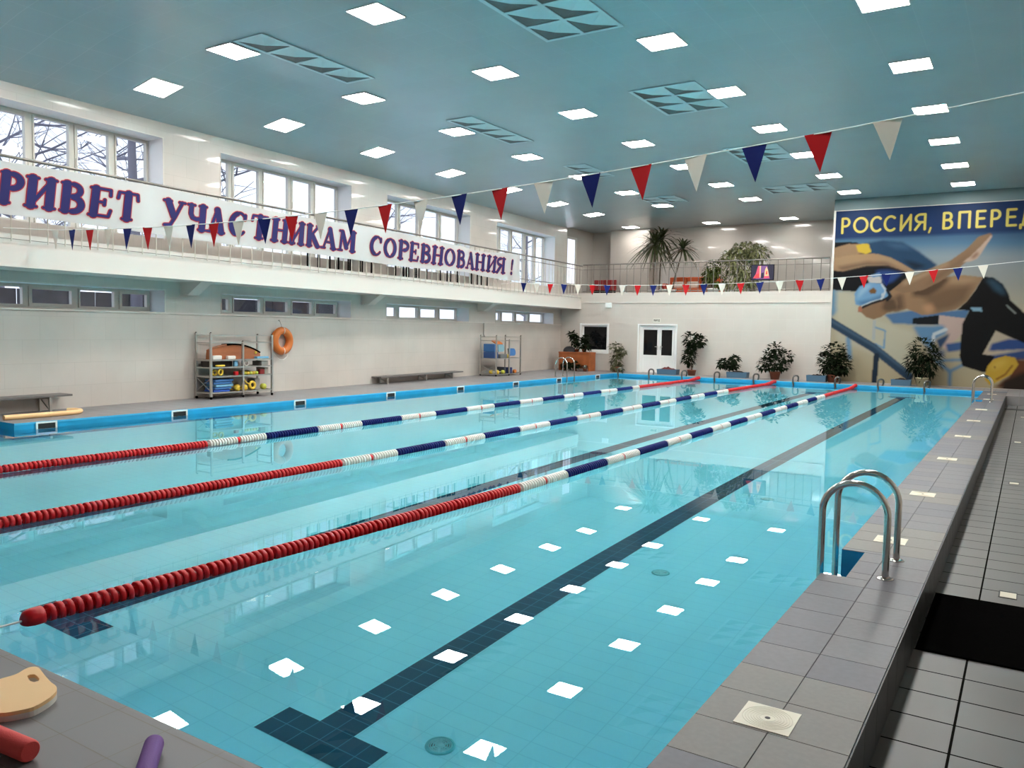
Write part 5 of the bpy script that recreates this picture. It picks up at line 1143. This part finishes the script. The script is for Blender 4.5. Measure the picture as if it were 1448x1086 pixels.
# small fittings on the far wall
o = MB().box(-.13, .13, -.06, 0, -.09, .09).build('alarm_box', m_whitepl, None, .01); p = ony(YF, 861, 431); o.location = (p[0], YF-.002, p[2]-.02); tag(o, 'small white box on the far wall ledge left of the double door', 'alarm box')
e = thing('door_sign', 'small pale sign with dark lettering above the double door', 'sign', (ony(YF, 929, 453)[0], YF-.001, ony(YF, 929, 453)[2]))
MB().box(-.14, .14, -.012, 0, -.075, .075).build('plate', mat('pale_sign', (.66, .63, .55), .5), e)
LC = {'Ы': [(SW_, [(.1, 1), (.1, 0), (.45, 0)]), (SW_, arc(.42, .27, .22, .27, -90, 90, 8)), (SW_, [(.42, .54), (.1, .54)]), (SW_, [(.9, 1), (.9, 0)])], 'Х': [(SW_, [(.1, 0), (.9, 1)]), (SW_, [(.1, 1), (.9, 0)])]}
q = MB()
for k, ch in enumerate('ВЫХОД'):
    strokes(q, SAN.get(ch) or LC[ch], -.115+k*.047, -.115+k*.047+.036, -.032, .035, lambda u, v, of: (u, -.0135-of, v), .002, 0)
q.build('lettering', mat('sign_print', (.10, .085, .07), .6), e)
b = MB(); x = wx(22.0); b.tube([(wx(21.85)+.02, 21.85, 1.80), (wx(21.85)+.02, 21.85, 1.42)], .018, 8); b.tube([(wx(21.85)+.02, 21.85, 1.42), (wx(21.85)+.06, 21.87, 1.34)], .018, 8); struct('trim_6', b, m_steel_d)
# dark chairs on the balcony behind the banner
def chair(label, y):
    x = wx(y)+.42; e = thing('balcony_chair', label, 'chair', (x, y, BZ2), rotW, 'dark chairs on the balcony behind the banner')
    b = MB(); b.box(-.2, .2, -.2, .2, .42, .46); b.build('seat', m_black, e, .01); b = MB(); b.box(-.2, -.17, -.2, .2, .46, .82); b.build('backrest', m_black, e, .01)
    for sx in (-1, 1):
        for sy in (-1, 1): b = MB(); b.box(sx*.18-.013, sx*.18+.013, sy*.18-.014, sy*.18+.014, 0, .42); b.build('leg', m_black, e)
for k, px in enumerate((452, 495, 512, 574, 592, 636, 679)):
    y_ = onpl((WL[0]+.45, WL[1]), px, 352+ (px-452)*.17)[1]
    chair(f'dark chair behind the banner on the balcony, {ORD[k] if k else "first"} from the camera end', y_)
# ------------------------------------------------------------------ view
SC.view_settings.view_transform = 'Standard'; SC.view_settings.look = 'None'; SC.view_settings.gamma = 1; SC.view_settings.use_curve_mapping = False
SC.view_settings.exposure = 1.06
SC.cycles.max_bounces = 18; SC.cycles.diffuse_bounces = 9; SC.cycles.glossy_bounces = 5; SC.cycles.transmission_bounces = 14; SC.cycles.transparent_max_bounces = 8
SC.cycles.caustics_refractive = True; SC.cycles.caustics_reflective = False; SC.cycles.blur_glossy = .5
SC.cycles.sample_clamp_indirect = 0; SC.cycles.use_denoising = True; SC.cycles.use_light_tree = True
